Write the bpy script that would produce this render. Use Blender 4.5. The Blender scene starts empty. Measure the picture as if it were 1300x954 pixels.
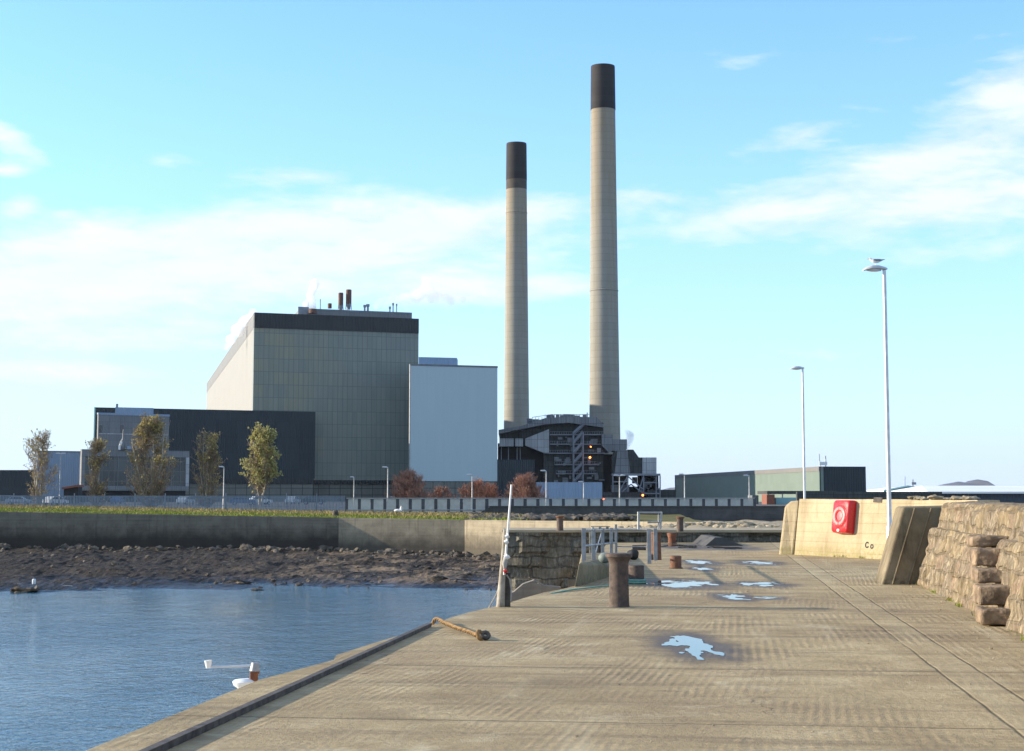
import bpy, math, random
from mathutils import Vector, Matrix, noise as mnoise
R = math.radians
rnd = random.Random(7)
C = bpy.context.scene.collection
SC = bpy.context.scene

# ------------------------------------------------------------------ camera model
F, PX, PY, EYE, HOR = 2100.0, 650.0, 431.5, 1.6, 630.0
PITCH = math.atan((HOR - PY) / F)
cp, sp = math.cos(PITCH), math.sin(PITCH)
def ray(px, py):
    u, v = (px - PX) / F, (PY - py) / F
    return Vector((u, cp - v * sp, sp + v * cp))
def P(px, py, Y):                     # world point at forward distance Y
    d = ray(px, py); t = Y / d.y
    return Vector((d.x * t, Y, EYE + d.z * t))
def G(px, py, z=0.0):                 # world point on the level z
    d = ray(px, py); t = (z - EYE) / d.z
    return Vector((d.x * t, d.y * t, z))

# ------------------------------------------------------------------ mesh builder
class MB:
    def __init__(s): s.v = []; s.f = []; s.uv = []; s.m = []
    def add(s, verts, faces, uvs=None, m=0):
        o = len(s.v); s.v += [tuple(v) for v in verts]
        for i, f in enumerate(faces):
            s.f.append([o + k for k in f]); s.m.append(m)
            s.uv.append(uvs[i] if uvs else [(verts[k][0], verts[k][1]) for k in f])
    def quad(s, a, b, c, d, m=0, u0=0.0):
        a, b, c, d = map(Vector, (a, b, c, d))
        w = (b - a).length; h = (d - a).length
        s.add([a, b, c, d], [[0, 1, 2, 3]], [[(u0, a.z), (u0 + w, b.z), (u0 + w, c.z), (u0, d.z)]] if abs(d.z - a.z) > 1e-4
              else [[(0, 0), (w, 0), (w, h), (0, h)]], m)
    def prism(s, poly, z0, z1, m=0, mt=None, bottom=True):
        # poly: xy list, counter-clockwise; z0,z1 numbers or lists
        n = len(poly); Z0 = z0 if isinstance(z0, (list, tuple)) else [z0] * n; Z1 = z1 if isinstance(z1, (list, tuple)) else [z1] * n
        u = 0.0
        for i in range(n):
            j = (i + 1) % n; L = math.dist(poly[i], poly[j])
            s.add([(*poly[i], Z0[i]), (*poly[j], Z0[j]), (*poly[j], Z1[j]), (*poly[i], Z1[i])], [[0, 1, 2, 3]],
                  [[(u, Z0[i]), (u + L, Z0[j]), (u + L, Z1[j]), (u, Z1[i])]], m); u += L
        s.add([(*poly[i], Z1[i]) for i in range(n)], [list(range(n))], [[poly[i] for i in range(n)]], m if mt is None else mt)
        if bottom: s.add([(*poly[i], Z0[i]) for i in range(n)], [list(range(n))[::-1]], [[poly[i] for i in range(n)][::-1]], m)
    def box(s, x, y, z, sx, sy, sz, rz=0.0, m=0):   # centre, full sizes
        c, sn = math.cos(rz), math.sin(rz)
        poly = [(x + c * a - sn * b, y + sn * a + c * b) for a, b in ((-sx/2, -sy/2), (sx/2, -sy/2), (sx/2, sy/2), (-sx/2, sy/2))]
        s.prism(poly, z - sz/2, z + sz/2, m)
    def front(s, pts, y0, y1, m=0):     # polygon in XZ (counter-clockwise seen from -Y), extruded y0..y1
        n = len(pts)
        s.add([(x, y0, z) for x, z in pts], [list(range(n))], [[(x, z) for x, z in pts]], m)
        s.add([(x, y1, z) for x, z in pts], [list(range(n))[::-1]], [[(x, z) for x, z in pts][::-1]], m)
        for i in range(n):
            j = (i + 1) % n; a, b = pts[i], pts[j]
            s.add([(a[0], y0, a[1]), (a[0], y1, a[1]), (b[0], y1, b[1]), (b[0], y0, b[1])], [[0, 1, 2, 3]],
                  [[(y0, a[1]), (y1, a[1]), (y1, b[1]), (y0, b[1])]], m)
    def tube(s, pts, rad, seg=6, m=0, cap=True):
        pts = [Vector(p) for p in pts]; n = len(pts)
        rad = rad if isinstance(rad, (list, tuple)) else [rad] * n
        o = len(s.v); ref = None; L = 0.0; Ls = []
        for i, p in enumerate(pts):
            t = (pts[min(i+1, n-1)] - pts[max(i-1, 0)]);
            if t.length < 1e-9: t = Vector((0, 0, 1))
            t.normalize()
            if ref is None:
                ref = Vector((0, 0, 1)) if abs(t.z) < .9 else Vector((1, 0, 0))
            a = t.cross(ref); a.normalize(); b = a.cross(t); ref = b
            if i: L += (p - pts[i-1]).length
            Ls.append(L)
            for k in range(seg):
                q = 2 * math.pi * k / seg
                s.v.append(tuple(p + (a * math.cos(q) + b * math.sin(q)) * rad[i]))
        for i in range(n - 1):
            for k in range(seg):
                k2 = (k + 1) % seg
                s.f.append([o + i*seg + k, o + i*seg + k2, o + (i+1)*seg + k2, o + (i+1)*seg + k]); s.m.append(m)
                s.uv.append([(k/seg, Ls[i]), ((k+1)/seg, Ls[i]), ((k+1)/seg, Ls[i+1]), (k/seg, Ls[i+1])])
        if cap and seg > 2:
            for e, rev in ((0, False), (n - 1, True)):
                f = [o + e*seg + k for k in range(seg)]
                s.f.append(f[::-1] if rev else f); s.m.append(m); s.uv.append([(0, 0)] * seg)
    def lathe(s, prof, seg=24, loc=(0, 0, 0), m=0):    # prof: (r, z)
        o = len(s.v); n = len(prof)
        for r, z in prof:
            for k in range(seg):
                q = 2 * math.pi * k / seg
                s.v.append((loc[0] + r * math.cos(q), loc[1] + r * math.sin(q), loc[2] + z))
        for i in range(n - 1):
            for k in range(seg):
                k2 = (k + 1) % seg
                s.f.append([o + i*seg + k, o + i*seg + k2, o + (i+1)*seg + k2, o + (i+1)*seg + k]); s.m.append(m)
                r = prof[0][0] or 1
                s.uv.append([(k/seg*6.28*r, prof[i][1]), ((k+1)/seg*6.28*r, prof[i][1]), ((k+1)/seg*6.28*r, prof[i+1][1]), (k/seg*6.28*r, prof[i+1][1])])
        s.f.append([o + k for k in range(seg)][::-1]); s.m.append(m); s.uv.append([(0, 0)] * seg)
        s.f.append([o + (n-1)*seg + k for k in range(seg)]); s.m.append(m); s.uv.append([(0, 0)] * seg)
    def ico(s, c, r, sub=1, sq=(1, 1, 1), jit=0.0, rg=None, m=0):
        V, Fc = ICO[sub]
        c = Vector(c); off = Vector((rg.uniform(0, 99), rg.uniform(0, 99), rg.uniform(0, 99))) if rg else Vector()
        vs = []
        for v in V:
            k = 1 + (jit * mnoise.noise(v * 1.3 + off) if jit else 0)
            vs.append((c.x + v.x * r * sq[0] * k, c.y + v.y * r * sq[1] * k, c.z + v.z * r * sq[2] * k))
        s.add(vs, Fc, None, m)
    def build(s, name, mats, parent=None, smooth=None, bevel=0.0, bseg=2):
        me = bpy.data.meshes.new(name); me.from_pydata(s.v, [], s.f)
        mats = mats if isinstance(mats, (list, tuple)) else [mats]
        for m in mats: me.materials.append(m)
        ul = me.uv_layers.new(name="UVMap"); flat = []
        for u in s.uv:
            for c in u: flat += [c[0], c[1]]
        ul.data.foreach_set("uv", flat)
        me.polygons.foreach_set("material_index", s.m)
        if smooth is not None:
            me.polygons.foreach_set("use_smooth", [True] * len(me.polygons))
            if smooth < 180: me.set_sharp_from_angle(angle=R(smooth))
        me.update()
        o = bpy.data.objects.new(name, me); C.objects.link(o)
        if parent: o.parent = parent
        if bevel:
            b = o.modifiers.new("bevel", 'BEVEL'); b.width = bevel; b.segments = bseg; b.limit_method = 'ANGLE'; b.angle_limit = R(40)
        return o
def _ico():
    import bmesh
    out = {}
    for sub in (1, 2, 3):
        bm = bmesh.new(); bmesh.ops.create_icosphere(bm, subdivisions=sub, radius=1)
        bm.verts.ensure_lookup_table()
        out[sub] = ([v.co.copy() for v in bm.verts], [[v.index for v in f.verts] for f in bm.faces]); bm.free()
    return out
ICO = _ico()

def tag(o, label, cat, group=None, kind=None):
    o['label'] = label; o['category'] = cat
    if group: o['group'] = group
    if kind: o['kind'] = kind
    return o
def struct(o): o['kind'] = 'structure'; return o
def empty(name, loc=(0, 0, 0), rz=0.0):
    o = bpy.data.objects.new(name, None); C.objects.link(o); o.location = loc; o.rotation_euler = (0, 0, rz); o.empty_display_size = .2
    return o
def copy_tree(o, parent=None):
    c = o.copy(); C.objects.link(c)
    if parent: c.parent = parent
    for ch in list(o.children): copy_tree(ch, c)
    return c

# ------------------------------------------------------------------ materials
def nodes(mt):
    nt = mt.node_tree
    return nt, nt.nodes, nt.links
class NB:
    def __init__(s, nt): s.nt = nt
    def n(s, typ, ins=None, **props):
        nd = s.nt.nodes.new(typ)
        for k, v in props.items(): setattr(nd, k, v)
        for k, v in (ins or {}).items():
            sock = nd.inputs[k]
            if isinstance(v, bpy.types.NodeSocket): s.nt.links.new(v, sock)
            else: sock.default_value = v
        return nd
    def math(s, op, a, b=0.0, clamp=False):
        return s.n('ShaderNodeMath', {0: a, 1: b}, operation=op, use_clamp=clamp).outputs[0]
    def vmath(s, op, a, b=(0, 0, 0)):
        nd = s.n('ShaderNodeVectorMath', {0: a, 1: b}, operation=op); return nd
    def noise(s, vec, scale, detail=4.0, rough=.55, dist=0.0):
        return s.n('ShaderNodeTexNoise', {'Vector': vec, 'Scale': scale, 'Detail': detail, 'Roughness': rough, 'Distortion': dist}).outputs['Fac']
    def ramp(s, fac, stops, interp='LINEAR'):
        nd = s.n('ShaderNodeValToRGB', {'Fac': fac}); cr = nd.color_ramp; cr.interpolation = interp
        while len(cr.elements) < len(stops): cr.elements.new(.5)
        for e, (p, c) in zip(cr.elements, stops):
            e.position = p; e.color = (*c, 1) if len(c) == 3 else c
        return nd.outputs['Color']
    def lin(s, v, a, b, c=0.0, d=1.0):
        return s.n('ShaderNodeMapRange', {'Value': v, 'From Min': a, 'From Max': b, 'To Min': c, 'To Max': d}, clamp=True).outputs[0]
    def mix(s, fac, a, b, mode='MIX'):
        nd = s.n('ShaderNodeMix', data_type='RGBA', blend_type=mode)
        for k, v in ((0, fac), (6, a), (7, b)):
            sock = nd.inputs[k]
            if isinstance(v, bpy.types.NodeSocket): s.nt.links.new(v, sock)
            else: sock.default_value = v if k == 0 else ((*v, 1) if len(v) == 3 else v)
        return nd.outputs[2]
    def scaled(s, vec, sx, sy, sz, rz=0.0):
        return s.n('ShaderNodeMapping', {'Vector': vec, 'Scale': (sx, sy, sz), 'Rotation': (0, 0, rz)}).outputs[0]
    def bump(s, h, strength=.3, dist=.02, normal=None):
        d = {'Height': h, 'Strength': strength, 'Distance': dist}
        if normal: d['Normal'] = normal
        return s.n('ShaderNodeBump', d).outputs[0]
def newmat(name):
    m = bpy.data.materials.new(name); m.use_nodes = True
    nt = m.node_tree; nt.nodes.clear(); b = NB(nt)
    bs = b.n('ShaderNodeBsdfPrincipled'); out = b.n('ShaderNodeOutputMaterial', {'Surface': bs.outputs[0]})
    tc = b.n('ShaderNodeTexCoord')
    return m, b, bs, tc
def setp(b, bs, **kw):
    for k, v in kw.items():
        sock = bs.inputs[{'col': 'Base Color', 'rough': 'Roughness', 'metal': 'Metallic', 'nrm': 'Normal', 'spec': 'Specular IOR Level'}[k]]
        if isinstance(v, bpy.types.NodeSocket): b.nt.links.new(v, sock)
        else: sock.default_value = (*v, 1) if isinstance(v, tuple) and len(v) == 3 else v
def plain(name, c1, c2=None, scale=3.0, rough=.7, metal=0.0, bump=0.15, bscale=None, bdist=.01, lo=.35, hi=.65, spec=.4):
    m, b, bs, tc = newmat(name); v = tc.outputs['Object']
    c2 = c2 or tuple(x * .7 for x in c1)
    col = b.mix(b.lin(b.noise(v, scale, 6, .6), lo, hi), c1, c2)
    setp(b, bs, col=col, rough=b.lin(b.noise(v, scale * 2, 3), .3, .7, max(0, rough - .12), min(1, rough + .12)), metal=metal, spec=spec)
    if bump: setp(b, bs, nrm=b.bump(b.noise(v, bscale or scale * 6, 5, .6), bump, bdist))
    return m
def emit(name, col, st):
    m, b, bs, tc = newmat(name); setp(b, bs, col=col); bs.inputs['Emission Color'].default_value = (*col, 1); bs.inputs['Emission Strength'].default_value = st
    return m
def cladding(name, c1, c2, pw, ph, rib=0.0, mortar=(.03, .03, .035), msize=.012, rough=.55, dirt=.25, c3=None):
    # metal / translucent sheet cladding, panel joints in metres along the UVs
    m, b, bs, tc = newmat(name); uv = tc.outputs['UV']
    br = b.n('ShaderNodeTexBrick', {'Vector': uv, 'Color1': (*c1, 1), 'Color2': (*c2, 1), 'Mortar': (*mortar, 1), 'Scale': 1.0, 'Mortar Size': msize * 10 * ph / 10,
                                  'Mortar Smooth': .3, 'Bias': 0.0, 'Brick Width': pw, 'Row Height': ph}, offset=0.0, offset_frequency=1)
    col = br.outputs['Color']
    n1 = b.noise(b.scaled(uv, .05, .02, 1), 4, 6, .6)
    n2 = b.noise(b.scaled(uv, .6, .03, 1), 3, 5, .6)
    if c3:      # sunlight seen through the sheeting, painted as warm panels at upper left
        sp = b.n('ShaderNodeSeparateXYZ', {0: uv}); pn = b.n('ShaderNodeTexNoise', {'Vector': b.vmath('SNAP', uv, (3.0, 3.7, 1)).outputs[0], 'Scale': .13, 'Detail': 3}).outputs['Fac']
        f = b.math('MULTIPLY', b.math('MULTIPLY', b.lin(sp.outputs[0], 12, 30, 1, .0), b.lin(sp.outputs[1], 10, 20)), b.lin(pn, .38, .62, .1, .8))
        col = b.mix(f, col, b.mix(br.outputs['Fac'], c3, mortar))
    col = b.mix(b.lin(n2, .4, .75, 0, dirt), col, tuple(x * .45 for x in c1), 'MIX')
    setp(b, bs, col=col, rough=rough, spec=.35)
    if rib:
        u = b.n('ShaderNodeSeparateXYZ', {0: uv}).outputs[0]
        w = b.math('SINE', b.math('MULTIPLY', u, 6.2832 / rib))
        setp(b, bs, nrm=b.bump(w, .5, rib * .12))
    return m

M = {}
M['navy'] = cladding('navy_cladding', (.015, .026, .034), (.020, .033, .042), 3.0, 4.5, .6, (.015, .017, .022), .008)
M['navy2'] = cladding('dark_band_cladding', (.020, .023, .026), (.027, .030, .033), 6.0, 5.0, .9, (.018, .018, .02), .006)
M['bandgrey'] = cladding('grey_band', (.17, .17, .17), (.19, .185, .18), 6.0, 5.0, .9, (.12, .12, .12), .006)
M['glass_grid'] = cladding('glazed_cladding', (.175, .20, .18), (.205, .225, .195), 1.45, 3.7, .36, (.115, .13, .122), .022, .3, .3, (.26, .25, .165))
M['cream'] = cladding('cream_cladding', (.265, .262, .245), (.28, .275, .258), 6.0, 6.0, 1.0, (.26, .245, .22), .006, .6, .15)
M['white'] = cladding('white_cladding', (.40, .50, .53), (.41, .51, .54), 2.4, 11.0, .3, (.38, .475, .50), .004, .5, .08)
M['paleblue'] = cladding('pale_blue_cladding', (.21, .30, .42), (.23, .32, .44), 2.4, 3.0, .5, (.25, .3, .36), .01)
M['offgrey'] = cladding('grey_office_cladding', (.15, .16, .17), (.18, .19, .20), 3.0, 1.6, .5, (.08, .085, .09), .02)
M['podium'] = cladding('podium_panel', (.13, .135, .12), (.16, .165, .145), 3.2, 1.9, .4, (.03, .03, .03), .05)
M['green_glass'] = cladding('pale_green_cladding', (.155, .205, .175), (.175, .225, .195), 2.6, 2.4, .4, (.16, .2, .17), .02, .45, .12)
M['shedblue'] = cladding('slate_blue_cladding', (.06, .075, .10), (.07, .085, .11), 12.0, 6.0, .5, (.15, .17, .19), .012)
M['plant'] = cladding('sooty_steel', (.045, .05, .05), (.072, .076, .074), 2.2, 1.8, .5, (.03, .03, .03), .03, .7, .6)
M['plantgrey'] = cladding('grey_ducting', (.17, .18, .19), (.23, .24, .25), 2.4, 2.2, .5, (.08, .08, .09), .03, .6, .5)
M['plantpale'] = cladding('pale_plant_sheet', (.36, .37, .38), (.44, .45, .46), 2.0, 2.4, .5, (.2, .2, .2), .03, .6, .4)
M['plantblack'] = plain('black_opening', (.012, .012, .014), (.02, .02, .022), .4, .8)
M['steelgrey'] = plain('grey_painted_steel', (.26, .28, .31), (.19, .21, .24), 1.0, .5)
M['roofrust'] = plain('rusty_silo', (.16, .075, .05), (.09, .05, .04), .6, .8)
M['roofwhite'] = plain('white_roof', (.82, .82, .80), (.74, .74, .72), .1, .5)
M['tealroof'] = plain('pale_teal_trim', (.25, .45, .46), (.22, .40, .42), .3, .5)
M['darkglass'] = plain('dark_glass', (.015, .02, .03), (.02, .03, .04), .3, .15, spec=.6, bump=0)
M['galv'] = plain('galvanised_steel', (.36, .37, .38), (.24, .25, .26), 6, .5, metal=.4, bump=.08)
M['palegalv'] = plain('pale_galvanised_pole', (.62, .63, .64), (.50, .51, .53), 5, .4, metal=.3, bump=.05)
M['lamphead'] = plain('grey_lamp_shell', (.56, .58, .60), (.48, .50, .52), 6, .4)
M['lampglass'] = plain('lamp_lens', (.7, .7, .66), (.6, .6, .56), 6, .15)
M['rust'] = plain('rusty_iron', (.125, .088, .068), (.062, .048, .043), 7, .85, bump=.6, bscale=40, bdist=.006)
M['rustcap'] = plain('bare_rust', (.20, .095, .05), (.12, .06, .04), 9, .85, bump=.6, bscale=40, bdist=.006)
M['rustred'] = plain('orange_rust', (.24, .09, .04), (.13, .055, .035), 9, .85, bump=.6, bscale=40, bdist=.006)
M['timber'] = plain('weathered_timber', (.42, .38, .31), (.20, .17, .13), 5, .85, bump=.5, bscale=20)
M['darktimber'] = plain('dark_wet_timber', (.10, .085, .07), (.05, .04, .035), 5, .8, bump=.5, bscale=20)
M['rope'] = plain('orange_rope', (.32, .20, .085), (.12, .07, .03), 12, .9, bump=.4, bscale=200, bdist=.003)
M['teal'] = plain('teal_rope', (.10, .26, .22), (.16, .32, .27), 20, .8)
M['greyrope'] = plain('grey_rope', (.38, .36, .32), (.28, .26, .23), 20, .9)
M['red'] = plain('red_plastic', (.60, .022, .028), (.52, .02, .025), 4, .28, bump=.03)
M['redlight'] = plain('faded_red_plastic', (.70, .09, .10), (.62, .06, .07), 6, .3, bump=.03)
M['pinkwhite'] = plain('faded_pale_lettering', (.70, .36, .34), (.62, .26, .25), 10, .35, bump=.03)
M['whiteplastic'] = plain('white_plastic', (.8, .8, .78), (.7, .7, .68), 6, .35, bump=.03)
M['whitepaint'] = plain('white_gelcoat', (.78, .79, .78), (.70, .71, .70), 3, .25, bump=.03)
M['bluepaint'] = plain('blue_hull_paint', (.03, .07, .16), (.025, .055, .12), 3, .35)
M['rubber'] = plain('black_rubber', (.02, .02, .02), (.03, .03, .03), 8, .8)
M['buoy'] = plain('dull_green_buoy', (.20, .24, .22), (.15, .18, .16), 6, .7)
M['feather_w'] = plain('white_feather', (.8, .79, .77), (.72, .71, .69), 20, .8)
M['feather_g'] = plain('grey_feather', (.22, .24, .27), (.17, .18, .21), 20, .8)
M['beak'] = plain('yellow_beak', (.6, .38, .05), (.5, .3, .04), 20, .5)
M['blacktip'] = plain('black_feather', (.03, .03, .035), (.04, .04, .045), 20, .8)
M['bark'] = plain('pale_bark', (.40, .36, .28), (.24, .20, .15), 4, .9, bump=.4)
M['twig'] = plain('brown_twig', (.30, .225, .14), (.19, .14, .09), 4, .9, bump=0)
M['redtwig'] = plain('red_brown_twig', (.36, .18, .125), (.27, .16, .115), .8, .9, bump=0)
M['orangetwig'] = plain('orange_twig', (.46, .19, .10), (.34, .17, .11), .8, .9, bump=0)
def leafmat(name, c1, c2, c3):
    m, b, bs, tc = newmat(name); v = tc.outputs['Object']
    n = b.noise(v, 1.6, 4, .7)
    col = b.ramp(n, [(.3, c2), (.5, c1), (.7, c3)])
    setp(b, bs, col=col, rough=.7, spec=.2)
    bs.inputs['Transmission Weight'].default_value = 0.0
    tr = b.n('ShaderNodeBsdfTranslucent', {'Color': col}); mx = b.n('ShaderNodeMixShader', {0: .35, 1: bs.outputs[0], 2: tr.outputs[0]})
    outn = [n for n in m.node_tree.nodes if n.type == 'OUTPUT_MATERIAL'][0]
    b.nt.links.new(mx.outputs[0], outn.inputs[0]); return m
M['leaf_yellow'] = leafmat('yellow_green_leaf', (.40, .38, .14), (.30, .30, .11), (.52, .45, .18))
M['leaf_brown'] = leafmat('olive_brown_leaf', (.40, .33, .12), (.30, .25, .095), (.50, .39, .15))
M['carpaint1'] = plain('silver_car_paint', (.45, .5, .56), (.4, .45, .5), 1, .25, metal=.3, bump=0)
M['carpaint2'] = plain('white_car_paint', (.72, .73, .74), (.68, .69, .7), 1, .25, bump=0)
M['carpaint3'] = plain('blue_car_paint', (.05, .12, .28), (.04, .1, .24), 1, .25, bump=0)
M['carpaint4'] = plain('dark_car_paint', (.03, .035, .045), (.03, .03, .035), 1, .25, bump=0)
M['brick'] = plain('brick_red_paint', (.24, .085, .05), (.17, .065, .045), 2, .8)
M['orange_lamp'] = emit('orange_lamp_glow', (1.0, .16, .03), 7.0)
M['podium2'] = plain('pale_fence_slat', (.50,.51,.47),(.40,.41,.38),2,.6)
M['fencepost'] = plain('dark_fence_post', (.07,.08,.09),(.05,.055,.065),2,.6)
M['shedblue2'] = plain('blue_grey_fence_paint', (.17,.22,.28),(.13,.17,.22),2,.5)
M['darkglass2'] = cladding('tinted_office_glazing', (.03,.04,.05),(.07,.085,.09), 3.2, 2.6, 0,(.10,.105,.11),.04,.2,.1)
M['hill'] = plain('hill_haze_blue', (.085, .085, .115), (.06, .065, .085), .004, .95, bump=0)  # blue of the distance haze is put into the hill colour

# --- quay concrete ---------------------------------------------------------
AX = math.atan2(250, 2100)            # quay axis turns this far right of straight ahead
PUD = [(880, 821, 34, 12.5), (868, 741.5, 37, 4.5), (930, 758, 20, 3.6), (967, 742, 24, 2.6), (889, 714.5, 17, 2.6), (893, 722.5, 12, 2.0),
       (962, 715, 22, 2.0), (872, 694, 30, 2.6), (925, 696, 24, 2.0), (975, 759.5, 16, 1.3)]
PW = []
for cx, cy, rx, ry in PUD:
    c = G(cx, cy); t = G(cx, cy - ry); u = G(cx, cy + ry)
    PW.append((c.x, (t.y + u.y) / 2, rx * c.y / F, (t.y - u.y) / 2))
def deckmat():
    m, b, bs, tc = newmat('quay_concrete'); v = tc.outputs['Object']
    q = b.scaled(v, 1, 1, 1, AX)                        # u across, v along the quay
    sep = b.n('ShaderNodeSeparateXYZ', {0: q}); u, w = sep.outputs[0], sep.outputs[1]
    big = b.noise(v, .22, 5, .6); mid = b.noise(v, 1.3, 6, .65); fine = b.noise(v, 14, 6, .7); grit = b.noise(v, 90, 3, .7)
    col = b.ramp(mid, [(.25, (.28, .21, .11)), (.5, (.47, .37, .205)), (.78, (.63, .515, .31))])
    col = b.mix(b.lin(big, .36, .62, 0, .6), col, (.27, .195, .11))
    col = b.mix(b.lin(fine, .35, .72, 0, .5), col, (.22, .16, .095))
    col = b.mix(b.lin(grit, .56, .76, 0, .65), col, (.12, .09, .06))
    # old streaks along and across the quay
    st = b.noise(b.scaled(q, .30, 2.2, 1), 1.0, 6, .65); col = b.mix(b.lin(st, .50, .66, 0, .62), col, (.17, .125, .075))
    st3 = b.noise(b.scaled(q, .9, 9.0, 1), 1.0, 4, .6); col = b.mix(b.lin(st3, .58, .72, 0, .30), col, (.15, .11, .07))
    st2 = b.noise(b.scaled(q, 2.6, .16, 1), 1.0, 5, .6); col = b.mix(b.lin(st2, .58, .72, 0, .35), col, (.58, .50, .33))
    blot = b.noise(v, .55, 7, .7, .6); col = b.mix(b.lin(blot, .56, .70, 0, .55), col, (.16, .12, .08))
    pat = b.noise(v, .33, 7, .72, .8); col = b.mix(b.lin(pat, .50, .60, 0, .42), col, (.22, .165, .085))
    pal = b.noise(b.scaled(q, 1, .8, 1), .7, 7, .7, 1.0); col = b.mix(b.lin(pal, .57, .68, 0, .5), col, (.58, .50, .33))
    oil = b.noise(v, 1.9, 5, .65, .5); col = b.mix(b.lin(oil, .66, .74, 0, .6), col, (.075, .055, .035))
    ck = b.n('ShaderNodeTexVoronoi', {'Vector': b.vmath('ADD', b.scaled(v, .55, .42, 1), b.vmath('MULTIPLY', b.n('ShaderNodeTexNoise', {'Vector': v, 'Scale': 2.5, 'Detail': 4}).outputs['Color'], (.35, .35, 0)).outputs[0]).outputs[0], 'Scale': 1.0}, feature='DISTANCE_TO_EDGE').outputs['Distance']
    crack = b.math('MULTIPLY', b.lin(ck, 0, .008, 1, 0), b.lin(big, .5, .6)); col = b.mix(b.math('MULTIPLY', crack, .7), col, (.05, .04, .025))
    # construction joints
    def jline(x, at, wd): return b.lin(b.math('ABSOLUTE', b.math('SUBTRACT', x, at)), 0, wd, 1, 0)
    def joint(x, per, at, wd):
        f = b.math('ABSOLUTE', b.math('SUBTRACT', b.math('FRACT', b.math('ADD', b.math('DIVIDE', b.math('SUBTRACT', x, at), per), .5)), .5))
        return b.lin(f, 0, wd / per, 1, 0)
    def QU(px, py): g = G(px, py); return g.x * math.cos(AX) - g.y * math.sin(AX), g.x * math.sin(AX) + g.y * math.cos(AX)
    wob = b.math('MULTIPLY', b.math('SUBTRACT', b.noise(v, 1.1, 4), .5), .06)
    uu, ww = b.math('ADD', u, wob), b.math('ADD', w, wob)
    uA, uB = QU(1104, 785)[0], QU(1154, 794)[0]
    j = b.math('MAXIMUM', joint(ww, 3.75, QU(900, 807)[1], .030), b.math('MULTIPLY', b.math('MAXIMUM', jline(uu, uA, .022), jline(uu, uB, .022)), .85))
    j = b.math('MULTIPLY', j, b.lin(b.noise(v, .8, 3), .3, .5, .25, 1))
    strip = b.math('MULTIPLY', b.lin(uu, uA, uA + .02), b.lin(uu, uB - .02, uB, 1, 0))
    col = b.mix(b.math('MULTIPLY', strip, b.lin(st2, .3, .7, .0, .35)), col, (.50, .42, .26))
    col = b.mix(b.math('MULTIPLY', j, .8), col, (.06, .045, .03))
    # tamped ridges running along the quay, their strength and slant change from bay to bay
    def ridges(ang, fr, off):
        s_ = b.n('ShaderNodeSeparateXYZ', {0: b.scaled(v, 1, 1, 1, AX + ang)}).outputs[0]
        d = b.math('MULTIPLY', b.math('SUBTRACT', b.noise(b.scaled(q, 1.0, .5, 1), 2.2, 5, .65), .5), .075)
        return b.math('SINE', b.math('MULTIPLY', b.math('ADD', s_, d), fr))
    cell = b.n('ShaderNodeTexWhiteNoise', {'Vector': b.n('ShaderNodeCombineXYZ', {0: b.math('FLOOR', b.math('DIVIDE', u, 3.3)), 1: b.math('FLOOR', b.math('DIVIDE', b.math('SUBTRACT', w, QU(900, 807)[1]), 3.75))}).outputs[0]}, noise_dimensions='2D').outputs[0]
    r1, r2 = ridges(R(4.0), 78.0, 0), ridges(R(.8), 66.0, 0)
    rr = b.n('ShaderNodeMix', {0: b.lin(cell, .49, .51), 2: r1, 3: r2}, data_type='FLOAT').outputs[0]
    ramt = b.math('MULTIPLY', b.lin(b.noise(b.scaled(q, .9, .5, 1), .9, 7, .72), .47, .65), b.lin(cell, 0, 1, .4, 1))
    rid = b.math('MULTIPLY', rr, ramt)
    col = b.mix(b.math('MULTIPLY', b.math('MULTIPLY', b.lin(rid, .0, .9), b.lin(fine, .36, .58)), .60), col, (.15, .11, .07))
    # wet rims round the puddles
    dmin = None
    for x, y, rx, ry in PW:
        d = b.vmath('LENGTH', b.vmath('DIVIDE', b.vmath('SUBTRACT', v, (x, y, 0)).outputs[0], (rx * 1.12, ry * 1.12, 1e6)).outputs[0]).outputs['Value']
        dmin = d if dmin is None else b.math('MINIMUM', dmin, d)
    dn = b.math('ADD', dmin, b.math('MULTIPLY', b.math('SUBTRACT', b.noise(b.scaled(v, 1, .45, 1), 2.2, 7, .7), .5), 2.6))
    wet = b.lin(dn, 1.0, 1.9, 1, 0)
    col = b.mix(b.math('MULTIPLY', wet, .82), col, (.085, .062, .045))
    h = b.math('ADD', b.math('ADD', b.math('MULTIPLY', rid, .36), b.math('MULTIPLY', fine, 1.5)), b.math('ADD', b.math('MULTIPLY', j, -1.2), b.math('MULTIPLY', grit, .5)))
    setp(b, bs, col=col, rough=b.lin(wet, 0, 1, .9, .55), spec=.25, nrm=b.bump(h, .8, .016))
    return m
M['deck'] = deckmat()
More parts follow.
